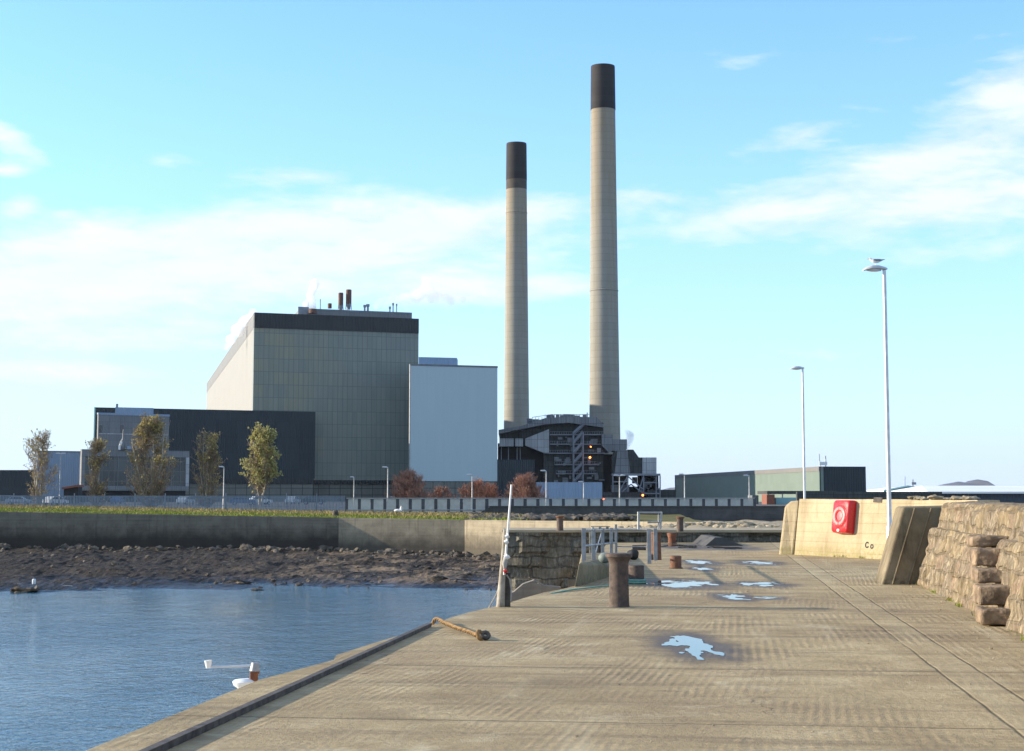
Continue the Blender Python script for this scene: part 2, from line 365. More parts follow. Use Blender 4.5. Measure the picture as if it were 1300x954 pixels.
def oldconc(name, base, dark, light, boards=.24, streak=.5, moss=None, bump=.5, low=None):
    m, b, bs, tc = newmat(name); v = tc.outputs['Object']
    mid = b.noise(v, .9, 6, .65); fine = b.noise(v, 11, 6, .7); grit = b.noise(v, 70, 3, .7)
    col = b.ramp(mid, [(.28, dark), (.5, base), (.75, light)])
    z = b.n('ShaderNodeSeparateXYZ', {0: v}).outputs[2]
    if boards:
        f = b.math('ABSOLUTE', b.math('SUBTRACT', b.math('FRACT', b.math('DIVIDE', b.math('ADD', z, b.math('MULTIPLY', mid, .04)), boards)), .5))
        bd = b.lin(f, .0, .06, 1, 0); col = b.mix(b.math('MULTIPLY', bd, .16), col, tuple(x * .5 for x in dark))
        lay = b.noise(b.scaled(v, .15, .15, 5.5), 1.0, 4, .6); col = b.mix(b.lin(lay, .42, .68, 0, .5), col, light)
    vs = b.noise(b.scaled(v, 3.2, 3.2, .25), 1.0, 5, .65); col = b.mix(b.lin(vs, .54, .72, 0, streak), col, tuple(x * .55 for x in dark))
    col = b.mix(b.lin(fine, .5, .8, 0, .4), col, dark)
    col = b.mix(b.lin(grit, .6, .8, 0, .4), col, tuple(x * .5 for x in dark))
    if moss: col = b.mix(b.math('MULTIPLY', b.lin(z, moss[0], moss[1], 1, 0), b.lin(fine, .35, .6)), col, moss[2])
    if low:
        zz = b.math('ADD', z, b.math('MULTIPLY', b.math('SUBTRACT', mid, .5), 1.2)); col = b.mix(b.lin(zz, low[0], low[1], low[3], 0), col, low[2])
    h = b.math('ADD', b.math('MULTIPLY', fine, 1.4), b.math('ADD', b.math('MULTIPLY', grit, .5), b.math('MULTIPLY', vs, .7)))
    if boards: h = b.math('SUBTRACT', h, b.math('MULTIPLY', bd, .5))
    setp(b, bs, col=col, rough=.9, spec=.25, nrm=b.bump(h, bump, .02)); return m
M['wallconc'] = oldconc('yellowed_board_marked_concrete', (.40, .325, .205), (.30, .235, .14), (.49, .41, .275), .26, .6, (-.05, .45, (.27, .235, .09)), .8)
M['buttress'] = oldconc('stained_grey_concrete', (.20, .16, .10), (.10, .08, .05), (.30, .25, .165), 0, .85, (-.05, .25, (.06, .055, .035)))
M['block'] = oldconc('mossy_concrete', (.24, .20, .12), (.12, .10, .055), (.36, .31, .19), 0, .9, (-.1, .25, (.085, .08, .035)))
M['seawall'] = oldconc('weathered_sea_wall_concrete', (.29, .25, .18), (.20, .17, .125), (.38, .33, .24), .7, .6, None, .6, (-2.4, -1.0, (.06, .052, .043), .85))
M['seawall_dark'] = oldconc('darker_sea_wall_concrete', (.155, .14, .11), (.105, .097, .078), (.21, .19, .15), .7, .6, None, .6, (-1.9, -.7, (.035, .031, .026), .9))  # darker tone of the sea wall concrete, for its left sections
M['promwall'] = oldconc('dark_concrete_parapet', (.075, .075, .075), (.05, .05, .05), (.10, .10, .10), .9, .4)
M['slip'] = oldconc('grey_concrete_wing_wall', (.20, .18, .155), (.14, .125, .105), (.26, .24, .21), .3, .5)
M['molecap'] = oldconc('mole_coping_concrete', (.36, .30, .205), (.27, .22, .15), (.44, .375, .27), 0, .3)
def masonry(name, c, bw, bh, joint=(.05, .045, .035), low=None, bump=.9, jw=.035, jamt=.8, streak=.75):
    m, b, bs, tc = newmat(name); v = tc.outputs['Object']; sp = b.n('ShaderNodeSeparateXYZ', {0: v})
    hz = b.math('ADD', b.math('MULTIPLY', sp.outputs[0], .85), b.math('MULTIPLY', sp.outputs[1], .95))
    dn = b.n('ShaderNodeTexNoise', {'Vector': v, 'Scale': 1.7, 'Detail': 5}).outputs['Color']; ds = b.n('ShaderNodeSeparateXYZ', {0: dn})
    uv = b.n('ShaderNodeCombineXYZ', {0: b.math('ADD', hz, b.math('MULTIPLY', ds.outputs[0], .45)), 1: b.math('ADD', sp.outputs[2], b.math('MULTIPLY', ds.outputs[1], .30)), 2: 0.0}).outputs[0]
    br = b.n('ShaderNodeTexBrick', {'Vector': uv, 'Color1': (0, 0, 0, 1), 'Color2': (1, 1, 1, 1), 'Mortar': (.5, .5, .5, 1), 'Scale': 1.0, 'Mortar Size': jw, 'Mortar Smooth': .6, 'Brick Width': bw, 'Row Height': bh}, offset=.43, squash=1.25, squash_frequency=3)
    rv = b.n('ShaderNodeSeparateColor', {0: br.outputs['Color']}).outputs[0]; mo = br.outputs['Fac']
    fine = b.noise(v, 9, 6, .7); grit = b.noise(v, 50, 4, .7); mid = b.noise(v, 1.6, 6, .65)
    rv = b.math('ADD', b.math('MULTIPLY', rv, .55), b.math('MULTIPLY', mid, .45))
    col = b.ramp(rv, [(.15, c[0]), (.38, c[1]), (.58, c[2]), (.82, c[3])])
    col = b.mix(b.lin(fine, .4, .7, 0, .6), col, tuple(x * .45 for x in c[1]))
    vs = b.noise(b.scaled(v, 11, 11, 1.5), 1.0, 6, .7); col = b.mix(b.lin(vs, .5, .66, 0, streak), col, tuple(x * .33 for x in c[1]))
    lt = b.noise(b.scaled(v, 9, 9, 2.0), 1.3, 6, .7); col = b.mix(b.lin(lt, .5, .68, 0, .85), col, c[4])
    gp = b.noise(v, 1.1, 5, .6); col = b.mix(b.lin(gp, .56, .70, 0, .65), col, c[5])
    jm = b.math('MULTIPLY', mo, b.lin(mid, .3, .6, .35, 1)); col = b.mix(b.math('MULTIPLY', jm, jamt), col, joint)
    if low:
        col = b.mix(b.lin(b.math('ADD', sp.outputs[2], b.math('MULTIPLY', fine, .8)), low[0], low[1], .9, 0), col, low[2])
    h = b.math('ADD', b.math('ADD', b.math('MULTIPLY', jm, -1.0), b.math('MULTIPLY', fine, 1.3)), b.math('ADD', b.math('MULTIPLY', vs, 1.3), b.math('MULTIPLY', grit, .5)))
    setp(b, bs, col=col, rough=.92, spec=.2, nrm=b.bump(h, bump, .03)); return m
M['stone'] = masonry('crumbling_rendered_stone', [(.18, .135, .08), (.28, .215, .13), (.21, .175, .13), (.31, .215, .145), (.47, .385, .255), (.13, .125, .11)], .55, .26, (.085, .065, .042), None, 1.0, .03, .4, .92)
M['steptone'] = plain('pink_sandstone', (.30, .215, .14), (.11, .08, .052), 4, .9, bump=.8, bscale=18, bdist=.02)
M['harbour'] = masonry('dark_harbour_masonry', [(.11, .10, .075), (.19, .17, .13), (.14, .13, .105), (.23, .195, .14), (.30, .275, .215), (.12, .13, .12)], .95, .36, (.03, .027, .022), (-3.0, -1.3, (.03, .03, .025)), 1.0, .04, .6)
def watermat():
    m, b, bs, tc = newmat('harbour_water'); v = b.n('ShaderNodeNewGeometry').outputs['Position']
    h1 = b.noise(b.scaled(v, .9, .6, 1, .25), 1.0, 4, .6); h2 = b.noise(b.scaled(v, 3.6, 2.4, 1, .1), 1.0, 4, .6, .4)
    h3 = b.noise(b.scaled(v, .10, .05, 1), 1.0, 3)
    amp = b.lin(h3, .35, .65, .45, 1.0)
    h4 = b.noise(b.scaled(v, 9, 7, 1), 1.0, 3, .6)
    h = b.math('MULTIPLY', b.math('ADD', b.math('ADD', b.math('MULTIPLY', h1, .9), b.math('MULTIPLY', h2, .60)), b.math('MULTIPLY', h4, .20)), amp)
    setp(b, bs, col=(.018, .085, .13), rough=.04, spec=.5, nrm=b.bump(h, 1.0, .10)); bs.inputs['IOR'].default_value = 1.333
    return m
M['water'] = watermat()
def puddlemat():
    m, b, bs, tc = newmat('still_rain_water'); v = tc.outputs['Object']
    setp(b, bs, col=(.035, .028, .02), rough=.015, spec=.5, nrm=b.bump(b.noise(v, 7, 4), .12, .004)); bs.inputs['IOR'].default_value = 1.333
    return m
M['puddle'] = puddlemat()
def rockmat():
    m, b, bs, tc = newmat('dark_beach_rock'); v = tc.outputs['Object']
    mid = b.noise(v, .35, 6, .65); fine = b.noise(v, 2.6, 7, .7); grit = b.noise(v, 13, 4, .7)
    x = b.n('ShaderNodeSeparateXYZ', {0: v})
    col = b.ramp(fine, [(.32, (.010, .008, .0065)), (.54, (.030, .023, .017)), (.70, (.075, .057, .040)), (.88, (.19, .15, .105))])
    sand = b.math('MULTIPLY', b.lin(mid, .47, .60), b.lin(x.outputs[0], -22, -8))
    col = b.mix(b.math('MULTIPLY', sand, .8), col, (.25, .18, .115))
    col = b.mix(b.lin(grit, .55, .8, 0, .5), col, (.015, .013, .012))
    wet = b.lin(x.outputs[2], -3.75, -3.35, 1, 0)
    col = b.mix(b.math('MULTIPLY', wet, .6), col, (.014, .013, .012))
    setp(b, bs, col=col, rough=b.lin(wet, 0, 1, .85, .35), spec=.3, nrm=b.bump(b.math('ADD', fine, b.math('MULTIPLY', grit, .4)), .9, .12)); return m
M['rock'] = rockmat()
M['boulder'] = plain('grey_beach_boulder', (.16, .135, .105), (.05, .042, .034), 1.2, .9, bump=.7, bscale=8, bdist=.04)
M['paleboulder'] = plain('pale_shore_stone', (.42, .35, .24), (.22, .18, .12), 1.0, .9, bump=.7, bscale=8, bdist=.04)
def grassmat(name, a, c_, d):
    m, b, bs, tc = newmat(name); v = b.n('ShaderNodeNewGeometry').outputs['Position']
    n1 = b.noise(b.scaled(v, .35, 1.2, 1), 1.0, 5, .7)
    col = b.ramp(n1, [(.32, a), (.5, c_), (.68, d)]); setp(b, bs, col=col, rough=.85, spec=.15); return m
M['grassbase'] = grassmat('turf_soil', (.07, .075, .02), (.12, .11, .03), (.20, .155, .07))
M['grass'] = grassmat('green_turf_blade', (.13, .19, .02), (.19, .23, .035), (.27, .25, .07))
M['straw'] = grassmat('dry_straw_blade', (.20, .165, .055), (.30, .235, .10), (.38, .30, .15))
M['ground'] = plain('yard_ground', (.10, .10, .09), (.07, .07, .065), .05, .95, bump=0)
M['sand'] = plain('sandy_rubble', (.38, .31, .20), (.24, .195, .125), .5, .95, bump=.8, bscale=3, bdist=.1)

# ================================================================== SETTING
# water and ground
mb = MB(); mb.quad((-4000, -300, -3.8), (6000, -300, -3.8), (6000, 6000, -3.8), (-4000, 6000, -3.8)); struct(mb.build('water', M['water']))
mb = MB(); mb.quad((-8000, 151.2, .1), (8000, 151.2, .1), (8000, 11500, .1), (-8000, 11500, .1)); struct(mb.build('ground', M['ground']))
# distant hills
def hills(name, prof, Y, depth):
    mb = MB(); pts = [P(x, y, Y) for x, y in prof]; n = len(pts); rows = 7
    vs = []; fs = []
    for r_ in range(rows):
        k = r_ / (rows - 1); s = math.sin(math.pi * k)
        for i, p in enumerate(pts):
            vs.append((p.x * (1 + .0 * k), Y + (k - .5) * depth, .1 + max(0, p.z - .1) * s * (1 + .12 * mnoise.noise(Vector((i * .4, r_ * .9, Y * .01))) * (1 if r_ != 3 else 0))))
    for r_ in range(rows - 1):
        for i in range(n - 1): a = r_ * n + i; fs.append([a, a + 1, a + n + 1, a + n])
    mb.add(vs, fs); return struct(mb.build(name, M['hill'], smooth=180))
hills('hills', [(1150, 629), (1175, 624), (1192, 618.5), (1200, 615.5), (1210, 612.8), (1217, 611.5), (1226, 613.6), (1232, 614.8), (1237, 610.8), (1241, 608.8), (1246, 612.6), (1253, 616.5), (1270, 621), (1300, 626), (1340, 629)], 7000, 900)
hills('hills', [(800, 629), (826, 625), (840, 622), (850, 619.5), (857, 619), (866, 620), (880, 623), (910, 628), (930, 629.5)], 9000, 1000)

# ---- sea walls along the shore
SW = []     # plan points with top heights
pA = P(-260, 650, 135); pA.z = .36
for x, y, D in ((-260, 649, 135), (0, 650, 135), (430, 657.5, 134), (590, 660.5, 131.5)): SW.append(P(x, y, D))
pE = Vector((12.5, 109, -.10)); SW.append(pE)
# ---- quay deck polygon (clockwise trace of the left edge by eye, then right side far out under the walls)
edge = [G(330, 863), G(424, 838), G(426.5, 832), G(475, 816.5), G(541, 797), G(573, 784), G(600, 776.5), G(640, 767.5), G(665, 759.5), G(690, 752.5), G(712, 748.5), G(730, 744)]
axis = Vector((math.sin(AX), math.cos(AX), 0))
e0 = edge[0]
back = [e0 - axis * 30, e0 - axis * 3.0]
far = [G(752, 722), G(768, 693.5), G(771, 689)]
FARY = far[-1].y
poly = [(p.x, p.y) for p in back + edge + far] 
right = [(14.0, FARY), (14.0, 40), (12.0, 30), (10.5, 10), (8, -20)]
allp = poly + right
allp = allp[::-1]
mb = MB()
mb.prism(allp, -5.0, 0.0)
quay = mb.build('quay', M['deck'], bevel=.025, bseg=2); struct(quay)

# timber kerb strip along the edge
mb = MB()
k0, k1 = G(400, 863), G(545, 796)
kd = (k1 - k0).normalized(); k0b = k0 - kd * 6.0; kn = Vector((-kd.y, kd.x, 0))
L = (k1 - k0b).length; nseg = 26
for i in range(nseg):
    a = k0b + kd * L * i / nseg; c = k0b + kd * (L * (i + 1) / nseg)
    z = .085 - .02 * (i == nseg - 1)
    mb.prism([(a - kn * .06).xy[:], (c - kn * .06).xy[:], (c + kn * .06).xy[:], (a + kn * .06).xy[:]], .001, z + .006 * math.sin(i * 2.3), bottom=False) if False else None
mb.prism([(k0b - kn * .032).xy[:], (k1 - kn * .028).xy[:], (k1 + kn * .028).xy[:], (k0b + kn * .032).xy[:]], .002, [.05, .045, .045, .05])
kerb = mb.build('kerb_strip', M['darktimber'], bevel=.012)
tag(kerb, 'low dark timber strip running along the quay edge', 'kerb strip')

# puddles
pr = random.Random(3)
def pool(i, x, y, rx, ry):
    off = i * 7.31; nx, ny = 110, 64; cx_, cy_ = 2.9 * rx / nx, 2.9 * ry / ny; val = {}
    asp = rx / max(ry, .01)
    for a in range(nx + 1):
        for c in range(ny + 1):
            X, Y = (a / nx - .5) * 2.9, (c / ny - .5) * 2.9
            d = 1 - math.hypot(X, Y)
            n = .85 * mnoise.fractal(Vector((X * 1.5 + off, Y * 1.7, i)), 1, 2, 5)
            val[a, c] = d + n - .24
    mb = MB(); vs = []; fs = []; idx = {}
    def vid(p):
        k = (round(p[0], 5), round(p[1], 5))
        if k not in idx: idx[k] = len(vs); vs.append((x + p[0], y + p[1], .004))
        return idx[k]
    for a in range(nx):
        for c in range(ny):                                    # marching squares, one polygon per cell
            q = [(a, c), (a + 1, c), (a + 1, c + 1), (a, c + 1)]; pts = []
            for k in range(4):
                p0, p1 = q[k], q[(k + 1) % 4]; v0, v1 = val[p0], val[p1]
                P0 = ((p0[0] - nx/2) * cx_, (p0[1] - ny/2) * cy_); P1 = ((p1[0] - nx/2) * cx_, (p1[1] - ny/2) * cy_)
                if v0 > 0: pts.append(P0)
                if (v0 > 0) != (v1 > 0): t = v0 / (v0 - v1); pts.append((P0[0] + (P1[0] - P0[0]) * t, P0[1] + (P1[1] - P0[1]) * t))
            if len(pts) >= 3:
                f = [vid(p) for p in pts]
                if len(set(f)) == len(f): fs.append(f)
    if fs: mb.add(vs, fs); struct(mb.build('puddle', M['puddle']))
for i, (x, y, rx, ry) in enumerate(PW): pool(i, x, y, rx, ry)

# ---- mole (raised far end of the harbour) and masonry harbour wall
mz = .43
mY = FARY + .02
mp = [G(641, 673, mz), G(1010, 673, mz)]
mx0, mx1 = mp[0].x, 12.5
def rough_wall(name, x0, x1, y, z0, z1, mat, du=.25, dz=.16, amp=.05, parent=None, sc=1.6):
    nx = int((x1 - x0) / du); nz = int((z1 - z0) / dz); vs = []; fs = []
    for j in range(nz + 1):
        for i in range(nx + 1):
            X = x0 + (x1 - x0) * i / nx; Z = z0 + (z1 - z0) * j / nz
            row = math.floor((Z - z0) / .42); colm = math.floor(X / .9 + .5 * (row % 2) + .3 * math.sin(row * 3.1))
            cellv = mnoise.cell(Vector((colm + .5, row + .5, 3.5)))
            d = amp * (cellv - .3) + amp * mnoise.noise(Vector((X * sc, 1.3, Z * sc))) * 1.2
            vs.append((X, y - d, Z))
    for j in range(nz):
        for i in range(nx): a = j * (nx + 1) + i; fs.append([a, a + 1, a + nx + 2, a + nx + 1])
    mb = MB(); mb.add(vs, fs); return mb.build(name, mat, parent)
mole = empty('harbour_wall', (0, 0, 0))
tag(mole, 'dark masonry harbour wall closing the far end of the quay', 'harbour wall')
rough_wall('stone_face', mx0, mx1, mY + .10, -5, mz - .09, M['harbour'], .12, .08, .13, mole)
mb = MB(); mb.prism([(mx0 - .1, mY), (mx1, mY), (mx1, mY + 4.2), (mx0 - .1, mY + 4.2)], mz - .085, mz); mb.build('coping', M['molecap'], mole, bevel=.03)
mb = MB(); mb.prism([(mx0, mY + .3), (mx1, mY + .3), (mx1, mY + 4.0), (mx0, mY + 4.0)], -5, mz - .09); mb.build('wall_core', M['harbour'], mole)
# low ramp beside the mole, right end
mb = MB(); r0 = G(890, 692); r1 = G(938, 692)
mb.front([(r0.x, .002), (r1.x, .002), (r0.x + .55, .27), (r0.x + .32, .27)], r0.y - 1.2, mY - .1)
tag(mb.build('access_ramp', M['promwall'], bevel=.02), 'small sloping concrete ramp against the far harbour wall', 'ramp')

# ---- shore sea wall (three faces), part of one wall thing
sw = empty('sea_wall', (0, 0, 0)); tag(sw, 'long concrete sea wall holding the grass bank above the rocky beach', 'sea wall')
for i in range(len(SW) - 1):
    a, c = SW[i], SW[i + 1]; d = Vector((c.x - a.x, c.y - a.y, 0)).normalized(); nrm = Vector((-d.y, d.x, 0))
    mb = MB(); th = .6
    mb.prism([a.xy[:], c.xy[:], (c + nrm * th).xy[:], (a + nrm * th).xy[:]], [-5] * 4, [a.z, c.z, c.z, a.z])
    mb.build('wall_section', M['seawall_dark' if i < 2 else 'seawall'], sw, bevel=.04)
# ---- dark parapet wall under the promenade fence
pw = empty('parapet_wall'); tag(pw, 'low dark parapet wall below the slatted promenade fence', 'parapet wall')
a, c = P(608, 643.5, 150), P(1300, 643, 150)
zt = a.z
mb = MB(); mb.prism([(P(626, 660, 150).x, 149.6), (60, 149.6), (60, 150.0), (P(626, 660, 150).x, 150.0)], -2.2, zt)
mb.front([(P(606, 660, 150).x, .0), (P(626, 660, 150).x - .005, -.6), (P(626, 660, 150).x - .005, zt), (P(622, 660, 150).x, zt)], 149.6, 150.0)
mb.build('wall_face', M['promwall'], pw, bevel=.03)
mb = MB(); mb.prism([(P(620, 660, 150).x, 149.5), (60, 149.5), (60, 150.1), (P(620, 660, 150).x, 150.1)], zt + .002, zt + .07); mb.build('coping', M['promwall'], pw, bevel=.01)

# ---- grass bank between sea wall and fence
def bankz(x, y):
    # front height follows the wall top, rises to fence
    for i in range(len(SW) - 1):
        if SW[i].x <= x <= SW[i + 1].x or i == len(SW) - 2:
            t = (x - SW[i].x) / (SW[i + 1].x - SW[i].x); t = min(1, max(0, t))
            y0 = SW[i].y + t * (SW[i + 1].y - SW[i].y); z0 = SW[i].z + t * (SW[i + 1].z - SW[i].z); break
    zf = .82 + (x + 46) / 30.0 * -.58 if x < -16 else .24 - (x + 16) * .012
    zf = min(.9, max(.0, zf))
    k = min(1, max(0, (y - y0) / (151.3 - y0)))
    return z0 + (zf - z0) * k, y0
mb = MB(); NX, NY = 150, 16; vs = []; fs = []
for j in range(NY + 1):
    for i in range(NX + 1):
        x = -95 + 110 * i / NX
        _, y0 = bankz(x, 140)
        y = y0 + .55 + (151.3 - y0 - .55) * j / NY
        z, _ = bankz(x, y)
        if x > -2: z -= .35 * min(1, (x + 2) / 6) * math.sin(math.pi * min(1, j / NY + .1))
        vs.append((x, y, z - .05 + .10 * mnoise.noise(Vector((x * .4, y * .4, 0))) * (1 if 0 < j else .2)))
for j in range(NY):
    for i in range(NX): a = j * (NX + 1) + i; fs.append([a, a + 1, a + NX + 2, a + NX + 1])
mb.add(vs, fs); struct(mb.build('grass_bank', M['grassbase'], smooth=180))
gr = random.Random(5)
mbg = MB()
for i in range(30000):
    x = gr.uniform(-60, 2.5); _, y0 = bankz(x, 140)
    k = gr.random() ** 1.2; y = y0 + .35 + (150.6 - y0) * k; z, _ = bankz(x, y)
    if x > -3 and gr.random() < (x + 3) / 4.5: continue
    dry = mnoise.noise(Vector((x * .22, y * .5, 5))) * .6 + (k - .5) * 1.5 + gr.uniform(-.25, .25) + (x + 35) * .010
    h = gr.uniform(.05, .13) * (1.0 if dry < .1 else 1.35); w = gr.uniform(.02, .05); a = gr.uniform(0, 6.28); le = gr.uniform(-.1, .16)
    dx, dy = math.cos(a) * w, math.sin(a) * w
    mbg.add([(x - dx, y - dy, z - .06), (x + dx, y + dy, z - .06), (x + le, y + gr.uniform(-.1, .1), z + h)], [[0, 1, 2]], None, 0 if dry < .12 else 1)
go = mbg.build('grass', [M['grass'], M['straw']]); tag(go, 'rough green and straw coloured grass on top of the sea wall', 'grass', kind='stuff')
# ---- rocky beach
def beachz(x, y):
    _, y0 = bankz(x, 140)
    ysh = 94.0 + (x + 45) * .14 + 3.0 * mnoise.noise(Vector((x * .09, 2, 0)))
    if x > -6: ysh -= (x + 6) * .6
    k = (y - ysh) / (y0 - ysh); z = -3.85 + (1.5 - .9 * (1 if x < -10 else max(0, 1 - (x + 10) * .04)) * 0) * min(1.05, max(-1.2, k)) * (.75 if x < -20 else .75 - .3 * min(1, (x + 20) / 18))
    s = x * .07 + y * .24 + 1.5 * mnoise.noise(Vector((x * .06, y * .1, 1)))
    saw = (s % 1.0); strata = (saw if saw < .8 else (1 - saw) * 4) - .4
    rg = mnoise.fractal(Vector((x * .3, y * .45, 2)), 1.0, 2.0, 4)
    r2 = abs(mnoise.fractal(Vector((x * .9, y * 1.2, 7)), 1.0, 2.0, 3))
    amp = min(1, max(.15, (k + .12) * 5)) if k < .3 else 1.0
    r3 = mnoise.fractal(Vector((x * 2.2, y * 2.6, 17)), 1.0, 2.0, 3)
    return z + amp * (.62 * strata + .20 * rg + .09 * r2 + .07 * r3)
mb = MB(); x0, x1, y0_, y1_ = -72.0, 14.0, 86.0, 136.0; NX, NY = 430, 250; vs = []; fs = []
for j in range(NY + 1):
    for i in range(NX + 1):
        x = x0 + (x1 - x0) * i / NX; y = y0_ + (y1_ - y0_) * (j / NY); vs.append((x, y, beachz(x, y)))
for j in range(NY):
    for i in range(NX): a = j * (NX + 1) + i; fs.append([a, a + 1, a + NX + 2, a + NX + 1])
mb.add(vs, fs); struct(mb.build('beach', M['rock']))
br_ = random.Random(11); mb = MB()
for i in range(1500):
    x = br_.uniform(-60, 8); _, yw = bankz(x, 140)
    if i < 620: y = yw - .3 - abs(br_.gauss(0, 1.6)); r = br_.uniform(.12, .36)
    else:
        y = br_.uniform(95, yw - 1); r = br_.uniform(.05, .20) * br_.uniform(.6, 1.3)
        if x < -15 and br_.random() < .72: continue
    z = beachz(x, y)
    if z < -3.95: continue
    mb.ico((x, y, z + r * .25), r, 1, (br_.uniform(.8, 1.5), br_.uniform(.8, 1.3), br_.uniform(.55, .9)), .7, br_)
tag(mb.build('beach_boulders', M['boulder']), 'grey and brown boulders scattered along the foot of the sea wall', 'boulders', kind='stuff')
# larger single rocks at the water's edge
for i, (px, py, r, lab) in enumerate([(300, 744, .5, 'dark flat rock lying in the water off the middle of the beach'), (555, 742, .55, 'brown rock at the waterline below the right end of the beach'),
                                 (592, 741.5, .5, 'brown rock at the waterline nearest the leaning white pole'), (28, 752, .4, 'dark rock at the water edge by the white bottle on the far left')]):
    g = G(px, py, -3.8); mb = MB(); mb.ico((0, 0, 0), r, 3, (1.5, .9, .5), .9, br_)
    o = mb.build('shore_rock', M['rock']); o.location = (g.x, g.y, -3.72); tag(o, lab, 'rock', 'large rocks at the waterline')
# rubble strip and sandy bank beyond the mole
def forez(x, y):
    h = .55 * math.exp(-((x - 12.5) / 4.2) ** 2) + .25 * math.exp(-((x - 7) / 2.0) ** 2)
    return -.62 + .16 * mnoise.fractal(Vector((x * .5, y * .3, 4)), 1, 2, 3) + h * math.exp(-((y - 100) / 6.0) ** 2) 
mb = MB(); vs = []; fs = []; NX, NY = 120, 60
for j in range(NY + 1):
    for i in range(NX + 1):
        x = 5.5 + 40 * i / NX; y = mY + 4.0 + (149.5 - mY - 4.0) * j / NY
        _, yw = bankz(min(x, 12.4), 140)
        z = forez(x, y)
        if x < 11 and y > yw - 3: z -= 0
        if x < 7: z -= 2.5 * (1 - (x - 5.5) / 1.5)
        vs.append((x, y, z))
for j in range(NY):
    for i in range(NX): a = j * (NX + 1) + i; fs.append([a, a + 1, a + NX + 2, a + NX + 1])
mb.add(vs, fs); struct(mb.build('foreshore', M['sand']))
mb = MB()
for i in range(420):
    x = br_.uniform(6.5, 20); y = 98 + br_.gauss(0, 4.0); r = br_.uniform(.07, .24)
    mb.ico((x, y, forez(x, y) + r * .2), r, 1, (1.4, 1.1, .7), .7, br_)
tag(mb.build('sandy_rubble', M['paleboulder']), 'heap of pale sandy rubble beyond the far harbour wall', 'rubble', kind='stuff')
mb = MB()
for i in range(260):
    x = P(br_.uniform(595, 800), 660, 140).x; y = br_.uniform(131, 147); r = br_.uniform(.12, .38); z, _ = bankz(x, y)
    mb.ico((x, y, z - .12 + r * .1), r, 1, (1.4, 1.1, .7), .7, br_)
tag(mb.build('dark_rubble', M['boulder']), 'dark rocks below the parapet wall behind the lit sea wall', 'rocks', kind='stuff')

# ---- inlet: raised block at quay edge, wing wall below
blk = MB()
bp_ = [G(729, 745.5), G(743, 742.3), G(779, 731), G(800, 703.5), G(742, 702.5)]
bt_ = [P(735.5, 714, bp_[0].y + .35), P(745.5, 715, bp_[1].y + .12), P(779, 717, bp_[2].y + .05), P(800, 701.5, bp_[3].y), P(738, 702.5, 38.5)]
n_ = 5; blk.add([Vector((q.x, q.y, -.05)) for q in bp_] + bt_, [[i, (i + 1) % n_, n_ + (i + 1) % n_, n_ + i] for i in range(n_)] + [[n_ + i for i in range(n_)]])
o = blk.build('concrete_block', M['block'], bevel=.05, bseg=3)
tag(o, 'mossy raised concrete block on the quay edge under the railing', 'concrete block')
w0 = MB(); D = 40.0
f = lambda x, y: (P(x, y, D).x, P(x, y, D).z)
w0.front([f(640, 800), f(712, 800), f(712, 746), f(692, 744), f(678, 737), f(664, 742), f(652, 752), f(640, 756)], D, D + .5)
tag(w0.build('wing_wall', M['slip'], bevel=.03), 'grey pointed concrete wing wall just below the quay edge', 'wing wall')
# rocks at the foot of the harbour wall
mb = MB()
for i in range(160):
    x = br_.uniform(.3, 3.3); y = mY - .2 - abs(br_.gauss(0, 1.4)); r = br_.uniform(.12, .38)
    mb.ico((x, y, -1.95 - (mY - y) * .35 + r * .3), r, 1, (1.3, 1.1, .7), .7, br_)
tag(mb.build('inlet_rocks', M['boulder']), 'dark rocks piled at the foot of the masonry harbour wall', 'rocks', kind='stuff')
mb = MB(); mb.prism([(.4, 47), (3.2, 47), (3.2, mY + .1), (.4, mY + .1)], -5, [-4.1, -4.1, -1.95, -1.95]); struct(mb.build('inlet_slope', M['rock']))

gq = random.Random(77); mb = MB()
for i in range(330):
    if i < 210: d_ = gq.uniform(11, 42); q_ = Vector((gq.uniform(-.5, 7.5) + d_ * .02, d_, 0))
    else: t_ = gq.random(); base_ = G(1166, 742.5).lerp(G(1300, 809), t_ * 1.3); q_ = base_ + Vector((-abs(gq.gauss(0, .35)) - .12, gq.uniform(-.3, .3), 0))
    if q_.x < -.4 and q_.y > 18: continue
    r = gq.uniform(.003, .012) * (1.0 if gq.random() < .93 else 1.8); mb.ico((q_.x, q_.y, r * .4), r, 1, (1.2, 1, .7), .5, gq)
tag(mb.build('grit', M['paleboulder']), 'fine grit and small stones lying on the quay and along the stone wall', 'grit', kind='stuff')
mb = MB()
for i in range(1500):
    t_ = gq.random(); base_ = (G(1168, 741.5).lerp(G(1300, 809), t_ * 1.5) + Vector((-.03 - abs(gq.gauss(0, .04)), 0, 0))) if i < 800 else (G(1010, 704.3).lerp(G(1123, 710.3), gq.random()) + Vector((-.03 - abs(gq.gauss(0, .04)), -.03, 0)))
    if mnoise.noise(base_ * 1.7) < .05: continue
    a = gq.uniform(0, 6.28); h = gq.uniform(.02, .09); w_ = gq.uniform(.004, .010); le = Vector((gq.gauss(0, .03), gq.gauss(0, .03), 0))
    mb.add([base_ + Vector((math.cos(a) * w_, math.sin(a) * w_, 0)), base_ - Vector((math.cos(a) * w_, math.sin(a) * w_, 0)), base_ + le + Vector((0, 0, h))], [[0, 1, 2]])
tag(mb.build('weeds', M['grass']), 'small weeds growing where the quay meets the walls', 'weeds', kind='stuff')

